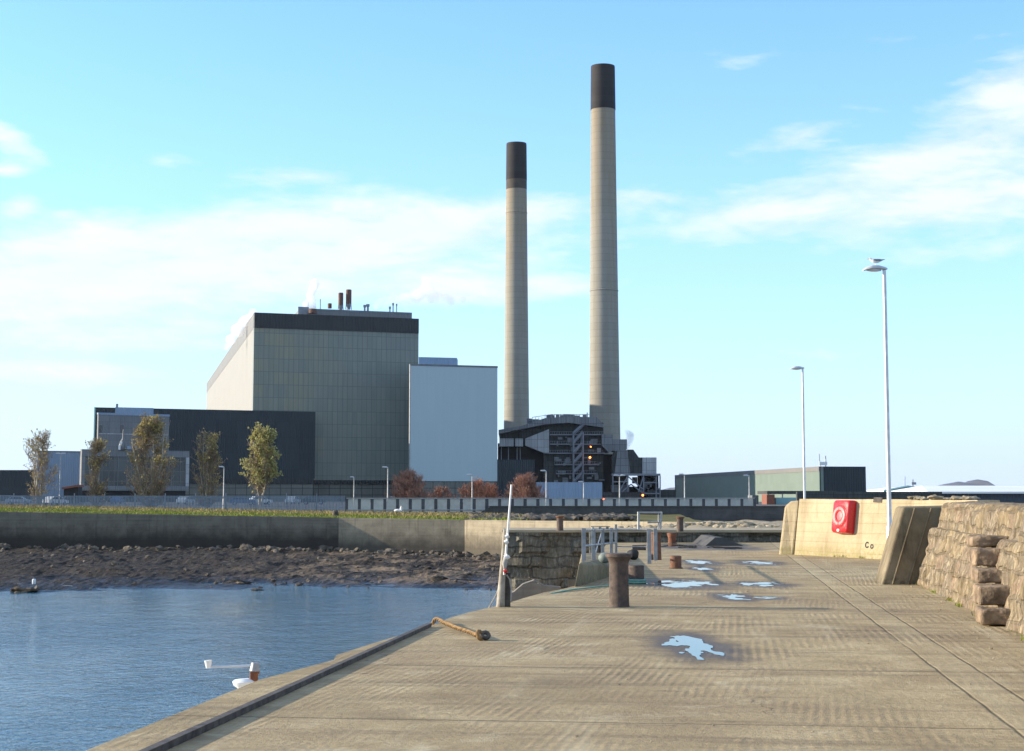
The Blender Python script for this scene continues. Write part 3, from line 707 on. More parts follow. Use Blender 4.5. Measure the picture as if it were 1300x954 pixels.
# ================================================================== RIGHT HAND WALLS
# concrete wall with lifebuoy (battered)
wa = empty('concrete_wall'); tag(wa, 'sunlit yellowed concrete wall carrying the red lifebuoy cabinet', 'concrete wall')
A0, A1 = G(1008.5, 704.5), G(1123, 710.5)
dA = (A1 - A0).normalized(); nA = Vector((dA.y, -dA.x, 0))
if nA.x > 0: nA = -nA
A2 = A1 + dA * 3.2
HT = 1.52; BAT = .20
mb = MB()
def wall_batter(mb, p, q, h0, h1, bat, th, nrm, seg=14, wob=.03, sd=0):
    L = (q - p).length; bot = []; tp = []; bk = []
    for i in range(seg + 1):
        t = i / seg; o = p.lerp(q, t); h = h0 + (h1 - h0) * t + wob * mnoise.noise(Vector((t * L * 1.1, sd, 0)))
        bot.append(Vector((o.x, o.y, 0))); tp.append(o - nrm * bat + Vector((0, 0, h))); bk.append(o - nrm * (bat + th) + Vector((0, 0, h)))
    vs = bot + tp + bk + [Vector((v.x, v.y, -.3)) for v in bk]; n = seg + 1; fs = []
    for i in range(seg): 
        for r_ in range(3): fs.append([r_*n + i, r_*n + i + 1, (r_+1)*n + i + 1, (r_+1)*n + i])
    fs.append([0, n, 2*n, 3*n]); fs.append([seg, 3*n + seg, 2*n + seg, n + seg])
    mb.add(vs, fs)
wall_batter(mb, A0, A2, HT, HT - .02, BAT, .7, nA, 26, .025, 3)
mb.build('wall_face', M['wallconc'], wa)
# leaning end buttress of that wall
mb = MB(); tl = A0 - nA * BAT
E0 = A0 + Vector((-.40, .17, 0)); Et = tl + Vector((-.36, .30, HT - .20)); Em = tl + Vector((-.20, .22, HT - .06))
fr_ = [E0, A0 + Vector((-.012, 0, 0)), tl + Vector((-.012, 0, HT - .04)), Em, Et]
bk_ = [q + Vector((.6, 2.2, 0)) for q in fr_]
mb.add(fr_ + bk_, [[0, 1, 2, 3, 4], [9, 8, 7, 6, 5], [3, 2, 7, 8], [4, 3, 8, 9], [0, 4, 9, 5], [1, 6, 7, 2]])
mb.build('end_buttress', M['wallconc'], wa, bevel=.06, bseg=3)
# hole near the top of the wall
def on_wall(s, z, out=0.0): return A0 + dA * s - nA * (BAT * z / HT) + nA * out + Vector((0, 0, z))
# graffiti "co"
def ribbon(pts, w, z0s):
    mb = MB()
    for i in range(len(pts) - 1):
        (s0, z0), (s1, z1) = pts[i], pts[i + 1]; d = Vector((s1 - s0, z1 - z0)); 
        if d.length == 0: continue
        d.normalize(); nn = Vector((-d.y, d.x)) * w / 2; e = d * w * .3
        q = [(s0 - e.x - nn.x, z0 - e.y - nn.y), (s1 + e.x - nn.x, z1 + e.y - nn.y), (s1 + e.x + nn.x, z1 + e.y + nn.y), (s0 - e.x + nn.x, z0 - e.y + nn.y)]
        mb.add([on_wall(s, z, .006 + .0004 * i) for s, z in q], [[0, 1, 2, 3]])
    return mb
def wall_s(px, py):           # station along the wall and height for a pixel
    d = ray(px, py); best = None
    # plane through A0, dir dA and up-batter
    up = (-nA * BAT / HT + Vector((0, 0, 1))); nn = dA.cross(up); t = (A0 - Vector((0, 0, EYE))).dot(nn) / d.dot(nn)
    p = Vector((0, 0, EYE)) + d * t; return (p - A0).dot(dA), p.z
sc_, zc_ = wall_s(1101, 692); so_, zo_ = wall_s(1107, 694)
r1 = .066
cpts = [(sc_ + r1 * 1.0 * math.cos(q), zc_ + r1 * math.sin(q)) for q in [R(a) for a in range(50, 321, 30)]]
opts = [(so_ + r1 * .75 * math.cos(q), zo_ + r1 * .7 * math.sin(q)) for q in [R(a) for a in range(0, 361, 30)]]
mg = ribbon(cpts, .034, 0); mo = ribbon(opts, .03, 0)
mg.v += []; o_ = len(mg.v); mg.v += mo.v; mg.f += [[k + o_ for k in f_] for f_ in mo.f]; mg.uv += mo.uv; mg.m += mo.m
mg.build('painted_mark', M['rubber'], wa)
s_, z_ = wall_s(1114, 634.5); mb = MB()
q = [on_wall(s_ + a, z_ + c_, .012) for a, c_ in ((-.16, -.07), (.18, -.08), (.2, .05), (-.14, .06))] 
q2 = [p - nA * .1 for p in q]; mb.add(q + q2, [[0, 1, 2, 3], [0, 4, 5, 1], [1, 5, 6, 2], [2, 6, 7, 3], [3, 7, 4, 0]]); mb.build('dark_stone_inset', M['darktimber'], wa)
# rubble on top near the buttress
mb = MB(); rr_ = random.Random(4)
for i in range(14):
    p = A1 + dA * rr_.uniform(.6, 2.6) - nA * rr_.uniform(.3, .8); r = rr_.uniform(.05, .12)
    mb.ico((p.x, p.y, HT + r * .2), r, 2, (1.8, 1.4, .6), .8, rr_)
mb.build('loose_stone', M['paleboulder'], wa)

# lifebuoy cabinet
ls, lz = wall_s(1075.5, 657)
cab = empty('lifebuoy_cabinet'); tag(cab, 'bright red lifebuoy cabinet fixed to the yellowed concrete wall', 'lifebuoy cabinet')
cc = on_wall(ls, lz, 0.0); up = (-nA * BAT / HT + Vector((0, 0, 1))).normalized(); nw = dA.cross(up); nw = nw if nw.dot(nA) > 0 else -nw
Mx = Matrix.Translation(cc) @ Matrix((( *(-dA if False else dA), ), (*up,), (*nw,))).transposed().to_4x4()
cab.matrix_world = Mx
def rrect(w, h, r, n=6):
    out = []
    for cx, cy, a0 in ((w/2 - r, h/2 - r, 0), (-w/2 + r, h/2 - r, 90), (-w/2 + r, -h/2 + r, 180), (w/2 - r, -h/2 + r, 270)):
        for k in range(n + 1): q = R(a0 + 90 * k / n); out.append((cx + r * math.cos(q), cy + r * math.sin(q)))
    return out
CW, CH, CD = .70, .88, .24
mb = MB(); rings = [(1.0, .0, .07), (1.0, .05, .07), (.985, .052, .07), (.985, .06, .07), (1.0, .062, .07), (.97, CD - .05, .08), (.93, CD - .015, .09), (.88, CD, .09)]
n_ = None
for s__, zz, r in rings:
    pts_ = rrect(CW * s__, CH * s__, r); n_ = len(pts_)
    mb.v += [(x, y, zz + .002) for x, y in pts_]
for i in range(len(rings) - 1):
    for k in range(n_):
        k2 = (k + 1) % n_; mb.f.append([i*n_ + k, i*n_ + k2, (i+1)*n_ + k2, (i+1)*n_ + k]); mb.m.append(0); mb.uv.append([(0, 0)] * 4)
mb.f.append([(len(rings)-1)*n_ + k for k in range(n_)]); mb.m.append(0); mb.uv.append([(0, 0)] * n_)
mb.build('cabinet_body', M['red'], cab, smooth=40)
def torus(Rr, r, z, segs=48, rs=10, flat=.5):
    mb = MB()
    for i in range(segs):
        q = 2*math.pi*i/segs
        for k in range(rs):
            t = 2*math.pi*k/rs; mb.v.append(((Rr + r*math.cos(t))*math.cos(q), (Rr + r*math.cos(t))*math.sin(q), z + r*flat*math.sin(t)))
    for i in range(segs):
        for k in range(rs):
            a = i*rs + k; b2 = i*rs + (k+1) % rs; c2 = ((i+1) % segs)*rs + (k+1) % rs; d2 = ((i+1) % segs)*rs + k
            mb.f.append([a, d2, c2, b2]); mb.m.append(0); mb.uv.append([(0, 0)]*4)
    return mb
torus(.205, .075, CD + .004).build('embossed_ring', M['redlight'], cab, smooth=180)
torus(.288, .012, CD + .006, 48, 8, .8).build('ring_edge', M['red'], cab, smooth=180)
mb = MB(); mb.lathe([(.115, 0), (.11, .012), (.02, .018)], 32, (0, 0, CD + .001)); mb.build('centre_boss', M['redlight'], cab, smooth=40)
# pale worn lettering band round the ring (short arcs of lettering strokes)
mb = MB(); lr = random.Random(8)
for k in range(60):
    q0 = R(6 * k)
    if 95 < 6*k < 100 or 262 < 6*k < 285: continue
    for (ra, rb) in ((.170, .240),):
        w = R(2.0)
        zt_ = CD + .045
        mb.add([(ra*math.cos(q0 - w), ra*math.sin(q0 - w), zt_ - .002), (rb*math.cos(q0 - w*.8), rb*math.sin(q0 - w*.8), zt_ - .002), (rb*math.cos(q0 + w*.8), rb*math.sin(q0 + w*.8), zt_ - .002), (ra*math.cos(q0 + w), ra*math.sin(q0 + w), zt_ - .002)], [[0, 1, 2, 3]])
mb.build('worn_lettering', M['pinkwhite'], cab)
mb = MB(); mb.prism(rrect(.09, .06, .012, 3), CD - .03, CD + .012); o = mb.build('catch', M['whiteplastic'], cab); o.location = (-.02, -.37, 0)

# buttress B at the start of the stone wall
sw2 = empty('stone_wall'); tag(sw2, 'crumbling rendered stone wall on the right with worn steps', 'stone wall')
B0, B1 = G(1118.5, 742.5), G(1166, 742.5)
bt0, bt1 = P(1146, 643, B0.y + .25), P(1196, 641, B0.y + .25)
mb = MB(); dep = 1.6
ax2 = Vector((math.sin(AX), math.cos(AX), 0)) * dep
vs = [B0, B1 + Vector((.15, 0, 0)), Vector((bt1.x + .2, bt1.y, 1.42)), Vector((bt0.x, bt0.y, 1.40))]
vs += [v + Vector((ax2.x + .05, ax2.y, 0)) for v in vs]
mb.add(vs, [[0, 1, 2, 3], [4, 7, 6, 5], [3, 2, 6, 7], [0, 3, 7, 4], [1, 5, 6, 2]])
mb.build('end_buttress', M['buttress'], sw2, bevel=.05, bseg=3)
# groove ribs on the buttress face
for t0, t1 in ((.30, .32), (.72, .74)):
    mb = MB(); lo = Vector(B0).lerp(Vector(B1), t0); hi = Vector((bt0.x, bt0.y, 1.38)).lerp(Vector((bt1.x, bt1.y, 1.38)), t0)
    mb.tube([lo + Vector((0, -.01, 0)), hi + Vector((0, -.01, 0))], .018, 6); mb.build('shutter_ridge', M['buttress'], sw2)
# stone wall C
c0 = Vector((B1.x + .02, B0.y + .05, 0)); tdir = (G(1300, 809) - G(1166, 742.5)).normalized(); LC = 38.0
nC = Vector((tdir.y, -tdir.x, 0)); nC = nC if nC.x < 0 else -nC
LZ, TZ = 1.02, 1.46
def face_off(z): return .30 * z / TZ
def wallC(name, z0, z1, setback, amp, du, mat, wobtop=0.0, step_open=None):
    nx = int(LC / du); nz = max(2, int((z1 - z0) / .035)); vs = []; fs = []
    for j in range(nz + 1):
        for i in range(nx + 1):
            s = LC * i / nx; t = j / nz
            zt_ = z1 + wobtop * mnoise.fractal(Vector((s * .8, z1 * 5, 0)), 1, 2, 3); z = z0 + (zt_ - z0) * t
            p = c0 + tdir * s
            row = math.floor(z / .34); colm = math.floor(s / .62 + .37 * row)
            d = amp * 1.25 * (.4 * mnoise.cell(Vector((colm + .5, row + .5, 1.5))) - .3 + 1.1 * mnoise.fractal(Vector((s * 2.6, z * 1.9, 3)), 1, 2, 4) + .5 * mnoise.noise(Vector((s * 13, z * 7, 9))))
            if t > .9: d -= amp * (t - .9) * 6
            q = p - nC * (face_off(z) + setback) + nC * d; vs.append((q.x, q.y, z))
    base = nx + 1
    for j in range(nz):
        for i in range(nx): a = j * base + i; fs.append([a, a + base, a + base + 1, a + 1])
    # top
    o0 = len(vs); 
    for i in range(nx + 1):
        v = vs[nz * base + i]; s = LC * i / nx
        vs.append((v[0] - nC.x * .3, v[1] - nC.y * .3, v[2] + .01 + .03 * mnoise.noise(Vector((s * 3, 5, 1)))))
    for i in range(nx + 1):
        v = vs[nz * base + i]; vs.append((v[0] - nC.x * .95, v[1] - nC.y * .95, v[2]))
    for i in range(nx):
        fs.append([nz*base + i, o0 + i, o0 + i + 1, nz*base + i + 1]); fs.append([o0 + i, o0 + base + i, o0 + base + i + 1, o0 + i + 1])
    mb = MB(); mb.add(vs, fs); return mb.build(name, mat, sw2, smooth=50)
wallC('lower_face', -.02, LZ, 0.0, .055, .05, M['stone'], .03)
wallC('upper_face', LZ - .05, TZ, .13, .05, .05, M['stone'], .05)
mb = MB(); a_ = c0 - nC * .75; e_ = a_ + tdir * LC; mb.prism([a_.xy[:], e_.xy[:], (e_ - nC * .5).xy[:], (a_ - nC * .5).xy[:]][::-1], -.3, TZ - .12); mb.build('wall_core', M['stone'], sw2)
# worn stone steps sticking out of the wall face
srand = random.Random(2)
def s_on_c(px, py, off=0.0):
    d = ray(px, py); p0 = c0 + nC * off; t = (p0 - Vector((0, 0, EYE))).dot(nC) / d.dot(nC); p = Vector((0, 0, EYE)) + d * t
    return (p - c0).dot(tdir), p.z
ZS = [(0.0, .21), (.21, .47), (.47, .66), (.66, .90), (.90, 1.06)]
s_b = (G(1262, 796) - c0).dot(tdir)
for k, (za, zb) in enumerate(ZS):
    s1_ = s_b - k * .50; s0_ = s1_ - .62
    mb = MB(); nn = 5; out = .30 - face_off(zb) * .0
    ob = [c0 + tdir * s + nC * o2 for s, o2 in ((s0_, -.4), (s1_, -.4), (s1_ - .02, .32 - face_off(zb) ), (s0_ + .03, .32 - face_off(zb)))]
    vs = [(p.x, p.y, za + .012) for p in ob] + [(p.x, p.y, zb) for p in ob]
    mb.add(vs, [[0, 1, 2, 3], [7, 6, 5, 4], [0, 4, 5, 1], [1, 5, 6, 2], [2, 6, 7, 3], [3, 7, 4, 0]])
    o = mb.build('step', M['steptone'], sw2, bevel=.04, bseg=3)
    sb_ = o.modifiers.new('subdivide', 'SUBSURF'); sb_.subdivision_type = 'SIMPLE'; sb_.levels = sb_.render_levels = 4
    tx = bpy.data.textures.get('worn_noise') or bpy.data.textures.new('worn_noise', 'CLOUDS'); tx.noise_scale = .16; tx.noise_depth = 3
    dm = o.modifiers.new('worn', 'DISPLACE'); dm.texture = tx; dm.strength = .055; dm.mid_level = .55; dm.texture_coords = 'LOCAL'

# ================================================================== LAMP POSTS ON THE QUAY
def lamp(name, base, h, label, group, rz=0.0, head_l=.56, proto=None):
    if proto is None:
        root = empty(name)
        mb = MB(); mb.lathe([(.075, 0), (.075, .9), (.055, .93), (.05, 1.2), (.042, h)], 16); mb.build('pole', M['palegalv'], root, smooth=40)
        mb = MB()   # luminaire shell: lofted teardrop
        secs = [(.07, .035, .03, .0), (.02, .06, .05, .0), (-.12, .10, .07, .015), (-.30, .125, .085, .01), (-.44, .10, .06, -.02), (-.52, .05, .02, -.045)]
        n_ = 14
        for x, wy, hz, zc in secs:
            for k in range(n_):
                q = 2*math.pi*k/n_; sz = math.sin(q); mb.v.append((x, wy*math.cos(q), h + .02 + zc + (hz*sz if sz > 0 else hz*.35*sz)))
        for i in range(len(secs) - 1):
            for k in range(n_):
                k2 = (k+1) % n_; mb.f.append([i*n_+k, (i+1)*n_+k, (i+1)*n_+k2, i*n_+k2]); mb.m.append(0); mb.uv.append([(0, 0)]*4)
        mb.f.append(list(range(n_))); mb.f.append([(len(secs)-1)*n_ + k for k in range(n_)][::-1]); mb.m += [0, 0]; mb.uv += [[(0, 0)]*n_]*2
        hd = mb.build('lamp_head', M['lamphead'], root, smooth=50)
        mb = MB(); mb.ico((-.25, 0, h - .012), 1, 2, (.19, .085, .035)); mb.build('lens', M['lampglass'], hd, smooth=180)
        mb = MB(); mb.box(.0, -.078, .55, .09, .012, .5); mb.build('access_door', M['lamphead'], root)
    else: root = copy_tree(proto)
    root.location = base; root.rotation_euler = (0, 0, rz); tag(root, label, 'lamp post', group)
    return root
LB = P(1128, 600, 38.0); lh = P(1122, 343, 38.0).z
lp = lamp('street_lamp', (LB.x, 38.0, 0), lh, 'tall pale lamp post with a gull on its head, between the two quay walls', 'lamp posts on the quay', R(8))
D2 = 5.15 * F / (630 - 469) + .5
LB2 = P(1021, 600, 66.5); lamp('street_lamp', (LB2.x, 66.5, P(1018, 468.5, 66.5).z - lh), lh, 'pale lamp post with an empty head, behind the yellowed concrete wall', 'lamp posts on the quay', R(5), proto=lp)
# gull
gl = empty('seagull', (LB.x - .20, 38.0, lh + .115), R(190)); gl.rotation_euler = (0, 0, R(172)); gl.scale = (.74,) * 3; tag(gl, 'white and grey gull standing on the tall lamp post', 'gull')
mb = MB()
body = [(-.23, .0, .148), (-.17, .030, .142), (-.08, .062, .128), (.02, .072, .125), (.09, .060, .145), (.135, .042, .175), (.165, .040, .20), (.195, .034, .208), (.222, .016, .203)]
mb.tube([(x, 0, z) for x, r, z in body], [max(.006, r) for x, r, z in body], 14)
mb.tube([(.01, .03, .07), (.0, .03, .0)], .007, 6); mb.tube([(.01, -.03, .07), (.0, -.03, .0)], .007, 6)
mb.build('body', M['feather_w'], gl, smooth=180)
for sy in (1, -1):
    mb = MB(); mb.tube([(.06, .058*sy, .155), (-.03, .066*sy, .152), (-.13, .045*sy, .155), (-.22, .02*sy, .16)], [.022, .034, .028, .012], 8); mb.build('wing', M['feather_g'], gl, smooth=180)
    mb = MB(); mb.tube([(-.20, .024*sy, .16), (-.30, .012*sy, .168)], [.016, .004], 6); mb.build('wing_tip', M['blacktip'], gl, smooth=180)
    mb = MB(); mb.ico((.198, .027*sy, .216), .006, 1); mb.build('eye', M['blacktip'], gl)
mb = MB(); mb.tube([(.222, 0, .202), (.25, 0, .197), (.265, 0, .19)], [.013, .008, .002], 8); mb.build('beak', M['beak'], gl, smooth=180)

# ================================================================== BOLLARDS AND QUAY FURNITURE
def mushroom(root, h, r, cap, mat, capm):
    mb = MB(); mb.lathe([(r*1.06, 0), (r*1.02, .03), (r, .06), (r*.97, h*.5), (r*.97, h*.80), (r*1.02, h*.86)], 28); mb.build('shaft', mat, root, smooth=40)
    mb = MB(); mb.lathe([(r*1.0, h*.84), (cap*.86, h*.905), (cap, h*.94), (cap, h*.985), (cap*.95, h), (cap*.3, h*1.012)], 28); mb.build('cap', capm, root, smooth=40)
g = G(786, 770.5); H1 = 66.5 * g.y / F
b1_ = empty('bollard', g); tag(b1_, 'tall rusty mushroom bollard nearest the camera', 'bollard', 'rusty bollards on the quay')
mushroom(b1_, H1, 12.6 * g.y / F, 17 * g.y / F, M['rust'], M['rust'])
for px, py, lab in ((711, 672.5, 'small mushroom bollard on the far harbour wall, left of the railing'), (863.5, 673.5, 'small mushroom bollard on the far harbour wall, right of the metal hoops')):
    g = G(px, py + 1.5, mz); b_ = empty('bollard', g); tag(b_, lab, 'bollard', 'rusty bollards on the quay')
    mushroom(b_, 18.5 * g.y / F, 4.2 * g.y / F, 5.6 * g.y / F, M['rust'], M['rustcap'])
def stub(px, py, hpx, rpx, lab, flare=1.0, mat='rust'):
    g = G(px, py); k = g.y / F; b_ = empty('bollard', g); tag(b_, lab, 'bollard', 'rusty bollards on the quay'); h, r = hpx*k, rpx*k
    mb = MB(); mb.lathe([(r, 0), (r*1.0, h*.5), (r*flare, h*.96), (r*flare*.97, h)], 26); mb.build('shaft', M[mat], b_, smooth=40)
    mb = MB(); mb.lathe([(r*1.25, 0.003), (r*1.25, .022)], 26); mb.build('base_plate', M['rust'], b_, smooth=40)
    mb = MB(); mb.lathe([(r*flare*.86, h + .003), (r*flare*.5, h + .012)], 26); mb.build('top_disc', M['darktimber'], b_, smooth=40)
    return b_
s1 = stub(808, 741, 22.5, 9.8, 'short rusty stub bollard with a teal rope around its foot')
stub(858, 722, 15.5, 7.2, 'short rusty stub bollard beside the middle puddles', 1.0, 'rustcap')
stub(853.3, 690.5, 13.5, 4.9, 'flared orange rusty stub bollard near the far harbour wall', 1.35, 'rustred')
# tall post by railing
g = G(833, 711); mb = MB(); k = g.y / F; mb.lathe([(7.0*k, 0), (6.4*k, 10*k), (6.4*k, 32*k), (7.6*k, 34*k), (7.2*k, 35*k)], 22, g); tag(mb.build('mooring_post', M['rustcap'], smooth=40), 'tall rusty mooring post standing right of the railing', 'mooring post')
g = G(846 - 95, 711, .28)
# railing: sloping frame of uprights with two rails
rl = empty('railing'); tag(rl, 'grey metal railing along the inlet at the quay edge', 'railing')
L0, L1, R0 = P(741, 711, 30.9), P(782, 704, 39.5), P(824.5, 716, 39.0)
up_ = []
def post(px, ptop, pbot, D, w=.07):
    a = P(px, ptop, D); c = P(px, pbot, D); mb = MB(); mb.box(a.x, D, (a.z + c.z)/2, w, w*.7, a.z - c.z); mb.build('post', M['galv'], rl, bevel=.008); return a, c
for px, pt, pb, D, w in ((741, 671, 712, 30.9, .075), (753.5, 671.5, 711, 33.2, .075), (765, 671, 706, 35.3, .07), (776, 670.5, 704, 37.5, .07), (782, 666, 703.5, 38.8, .055), (824, 672, 716.2, 39.0, .095), (832, 671, 712, 40.5, .09)): post(px, pt, pb, D, w)
mb = MB(); mb.tube([P(741, 673.6, 30.9), P(765, 673.2, 35.3), P(782, 673, 38.8)], .018, 8); mb.tube([P(782, 673, 38.8), P(824, 673, 39.0)], .016, 8); mb.build('top_rail', M['galv'], rl, smooth=180)
mb = MB(); mb.tube([P(741, 693.5, 30.9), P(765, 691.0, 35.3), P(782, 689, 38.8)], .02, 8); mb.tube([P(782, 694, 38.8), P(824, 694.5, 39.0)], .012, 8); mb.build('mid_rail', M['galv'], rl, smooth=180)
mb = MB(); mb.tube([P(756, 703, 34), P(763, 678, 36)], .012, 6); mb.build('brace', M['galv'], rl)
# pale post behind the railing
g = P(750.5, 702, 45); mb = MB(); t_ = P(750.5, 676, 45); mb.box(g.x, 45, (g.z - .4 + t_.z)/2, .10, .10, t_.z - g.z + .4); tag(mb.build('ladder_post', M['timber'], bevel=.012), 'pale square post standing just behind the railing', 'post')
# hoops at the far harbour wall
hp = empty('ladder_hoop'); tag(hp, 'grey metal ladder frame standing on the far harbour wall', 'ladder frame')
Dh = mY + 1.2
def hpost(px, pt, pb, w=.10, lean=0):
    a = P(px, pt, Dh); c = P(px - lean, pb, Dh); mb = MB(); mb.tube([Vector((c.x, Dh, mz + .002)), a], w/2, 8); mb.build('upright', M['galv'], hp, smooth=60)
hpost(810.5, 650, 673, .09); hpost(840, 650, 673, .075, 2); hpost(836, 652, 673, .045); 
mb = MB(); mb.tube([P(810.5, 651, Dh), P(840, 651, Dh)], .03, 8); mb.build('top_bar', M['galv'], hp, smooth=60)
mb = MB(); mb.tube([P(822, 663.5, Dh), P(838, 663, Dh)], .035, 8); mb.build('low_bar', M['galv'], hp, smooth=60)
# pale stack of timber on the wall
g = G(764, 672.5, mz); pk = empty('timber_stack', (g.x, g.y + 1.0, mz)); tag(pk, 'small pale timber pallet on the far harbour wall behind the railing', 'pallet')
for i in range(3):
    mb = MB(); mb.box((i - 1) * .26, .15, .035, .07, .5, .07); mb.build('bearer', M['timber'], pk)
mb = MB()
for i in range(4): mb.box(0, -.05 + i * .13, .085, .68, .10, .025)
mb.build('deck_boards', M['timber'], pk, bevel=.004)
# dark beam lying on the quay
g = G(812, 699); k = g.y / F; mb = MB(); mb.box(g.x, g.y + .2, 3.2*k, 17*k, .35, 6.2*k, R(-3)); tag(mb.build('timber_beam', M['darktimber'], bevel=.015), 'dark brown timber beam lying on the quay behind the railing', 'beam')
g = G(804, 711); mb = MB(); mb.ico((g.x, g.y, .13), .15, 3, (1, 1, .85), .25, br_); tag(mb.build('tyre_fender', M['rubber'], smooth=180), 'dark round fender on the quay by the tall mooring post', 'fender')
g = P(768, 708.5, 32.6); mb = MB(); mb.ico((g.x, g.y, g.z + .0), .125, 3, (1.05, 1.05, .85)); tag(mb.build('buoy', M['buoy'], smooth=180), 'dull grey green buoy on the concrete block', 'buoy')

# ropes
def rope(name, path, r, mat, strands=3, pitch=.16, seg=6, sub=10):
    pts = [Vector(p) for p in path]; fine = []
    for i in range(len(pts) - 1):                   # catmull rom
        p0, p1, p2, p3 = pts[max(0, i-1)], pts[i], pts[i+1], pts[min(len(pts)-1, i+2)]
        for k in range(sub):
            t = k / sub; fine.append(.5*((2*p1) + (p2 - p0)*t + (2*p0 - 5*p1 + 4*p2 - p3)*t*t + (-p0 + 3*p1 - 3*p2 + p3)*t**3))
    fine.append(pts[-1]); mb = MB(); L = 0; acc = [0]
    for i in range(1, len(fine)): L += (fine[i] - fine[i-1]).length; acc.append(L)
    n = max(12, int(L / (pitch / 10))); dense = []
    j = 0
    for i in range(n + 1):
        s = L * i / n
        while j < len(acc) - 2 and acc[j+1] < s: j += 1
        t = (s - acc[j]) / max(1e-9, acc[j+1] - acc[j]); dense.append((fine[j].lerp(fine[j+1], t), s))
    for st in range(strands):
        pp = []
        for i, (p, s) in enumerate(dense):
            tdir_ = (dense[min(n, i+1)][0] - dense[max(0, i-1)][0]).normalized(); a = tdir_.cross(Vector((0, 0, 1)));
            if a.length < 1e-3: a = Vector((1, 0, 0))
            a.normalize(); b_ = a.cross(tdir_); q = 2*math.pi*(s/pitch + st/strands)
            pp.append(p + (a*math.cos(q) + b_*math.sin(q)) * r * .66)
        mb.tube(pp, r * .44, seg)
    return mb.build(name, mat, smooth=180)
e_ = [G(553, 791.5) + Vector((-.1, .08, -.35)), G(553, 791.5) + Vector((-.02, .02, .03)), G(565, 796) + Vector((0, 0, .045)), G(580, 803) + Vector((0, 0, .05)), G(595, 808) + Vector((0, 0, .05)), G(606, 813) + Vector((0, 0, .05))]
ro = rope('mooring_rope', e_, .025, M['rope'], 3, .32, 8); tag(ro, 'thick orange rope lying over the quay edge with a knotted end', 'rope')
g = G(609, 813.5); mb = MB(); mb.v, mb.f, mb.uv, mb.m = [], [], [], []
tk = torus(.042, .024, 0, 20, 8, 1.0); o = tk.build('knot', M['rope'], ro, smooth=180); o.location = g + Vector((0, 0, .06)); o.rotation_euler = (R(70), 0, R(60))
tk = torus(.04, .024, 0, 20, 8, 1.0); o = tk.build('knot', M['darktimber'], ro, smooth=180); o.location = g + Vector((.06, .03, .055)); o.rotation_euler = (R(40), R(30), R(-20))
gb = G(808, 741.5); kk = gb.y / F
tl_ = [G(699, 754) + Vector((0, 0, .0)), G(725, 750.5) + Vector((0, 0, .02)), G(750, 747.5) + Vector((0, 0, .02)), G(775, 745) + Vector((0, 0, .02)), G(797, 742.5) + Vector((0, 0, .03))]
tr = rope('teal_rope', tl_, .014, M['teal'], 3, .09, 6); tag(tr, 'thin teal rope running from the stub bollard to the quay edge', 'rope')
tk = torus(11.2*kk, .022, 0, 40, 8, 1.0); o = tk.build('loop', M['teal'], tr, smooth=180); o.location = gb + Vector((0, 0, .03))
tk = torus(11.0*kk, .02, 0, 40, 8, 1.0); o = tk.build('loop', M['teal'], tr, smooth=180); o.location = gb + Vector((.005, 0, .068))

# leaning pole at the quay edge
g = G(634.5, 771); D = g.y
pl = empty('leaning_pole', g); tag(pl, 'leaning timber post with a white tube lashed to it at the quay edge', 'leaning pole')
def rel(px, py, dD=0.0): return P(px, py, D + dD) - g
mb = MB(); k = D / F; mb.tube([rel(635, 775), rel(637, 740), rel(640, 700), rel(641.5, 672)], [6*k, 4.4*k, 3.4*k, 3.0*k], 7); mb.build('timber_post', M['timber'], pl, smooth=60)
mb = MB(); mb.tube([rel(640, 730, -.05), rel(645, 670, -.05), rel(649.3, 615.5, -.05)], [1.45*k, 1.4*k, 1.2*k], 10); mb.build('white_tube', M['whiteplastic'], pl, smooth=60)
mb = MB(); mb.tube([rel(639.5, 726.5, -.1), rel(643.5, 724.5, -.1)], [2.3*k, 2.5*k], 10); mb.build('red_float', M['red'], pl, smooth=60)
for (x, y, r) in ((644, 681, 2.6), (643, 688, 2.8), (643, 707, 3.2), (645, 707.5, 2.2)):
    mb = MB(); a = rel(x - 2, y + 1.5, -.08); c = rel(x + 2, y - 1.0, -.08); mb.tube([a, c], r*k, 8); mb.build('shackle', M['whiteplastic'], pl, smooth=60)
mb = MB(); mb.tube([rel(642, 708, -.06), rel(640.5, 716, -.09), rel(641, 723, -.1)], [2.8*k, 3.4*k, 1.6*k], 7); mb.build('lashing', M['greyrope'], pl, smooth=60)
mb = MB(); mb.tube([rel(638, 733), rel(630, 755), rel(618, 776)], .009, 5); mb.build('stay_line', M['greyrope'], pl)
mb = MB(); mb.tube([rel(643, 730), rel(647, 736), rel(649, 748), rel(648.5, 764)], .011, 5); mb.build('hanging_line', M['greyrope'], pl)
mb = MB(); p_ = rel(643.5, 750, .1); mb.box(p_.x, p_.y, p_.z - .05, 9*k, .10, .62); mb.build('fender_board', M['darktimber'], pl, bevel=.01)

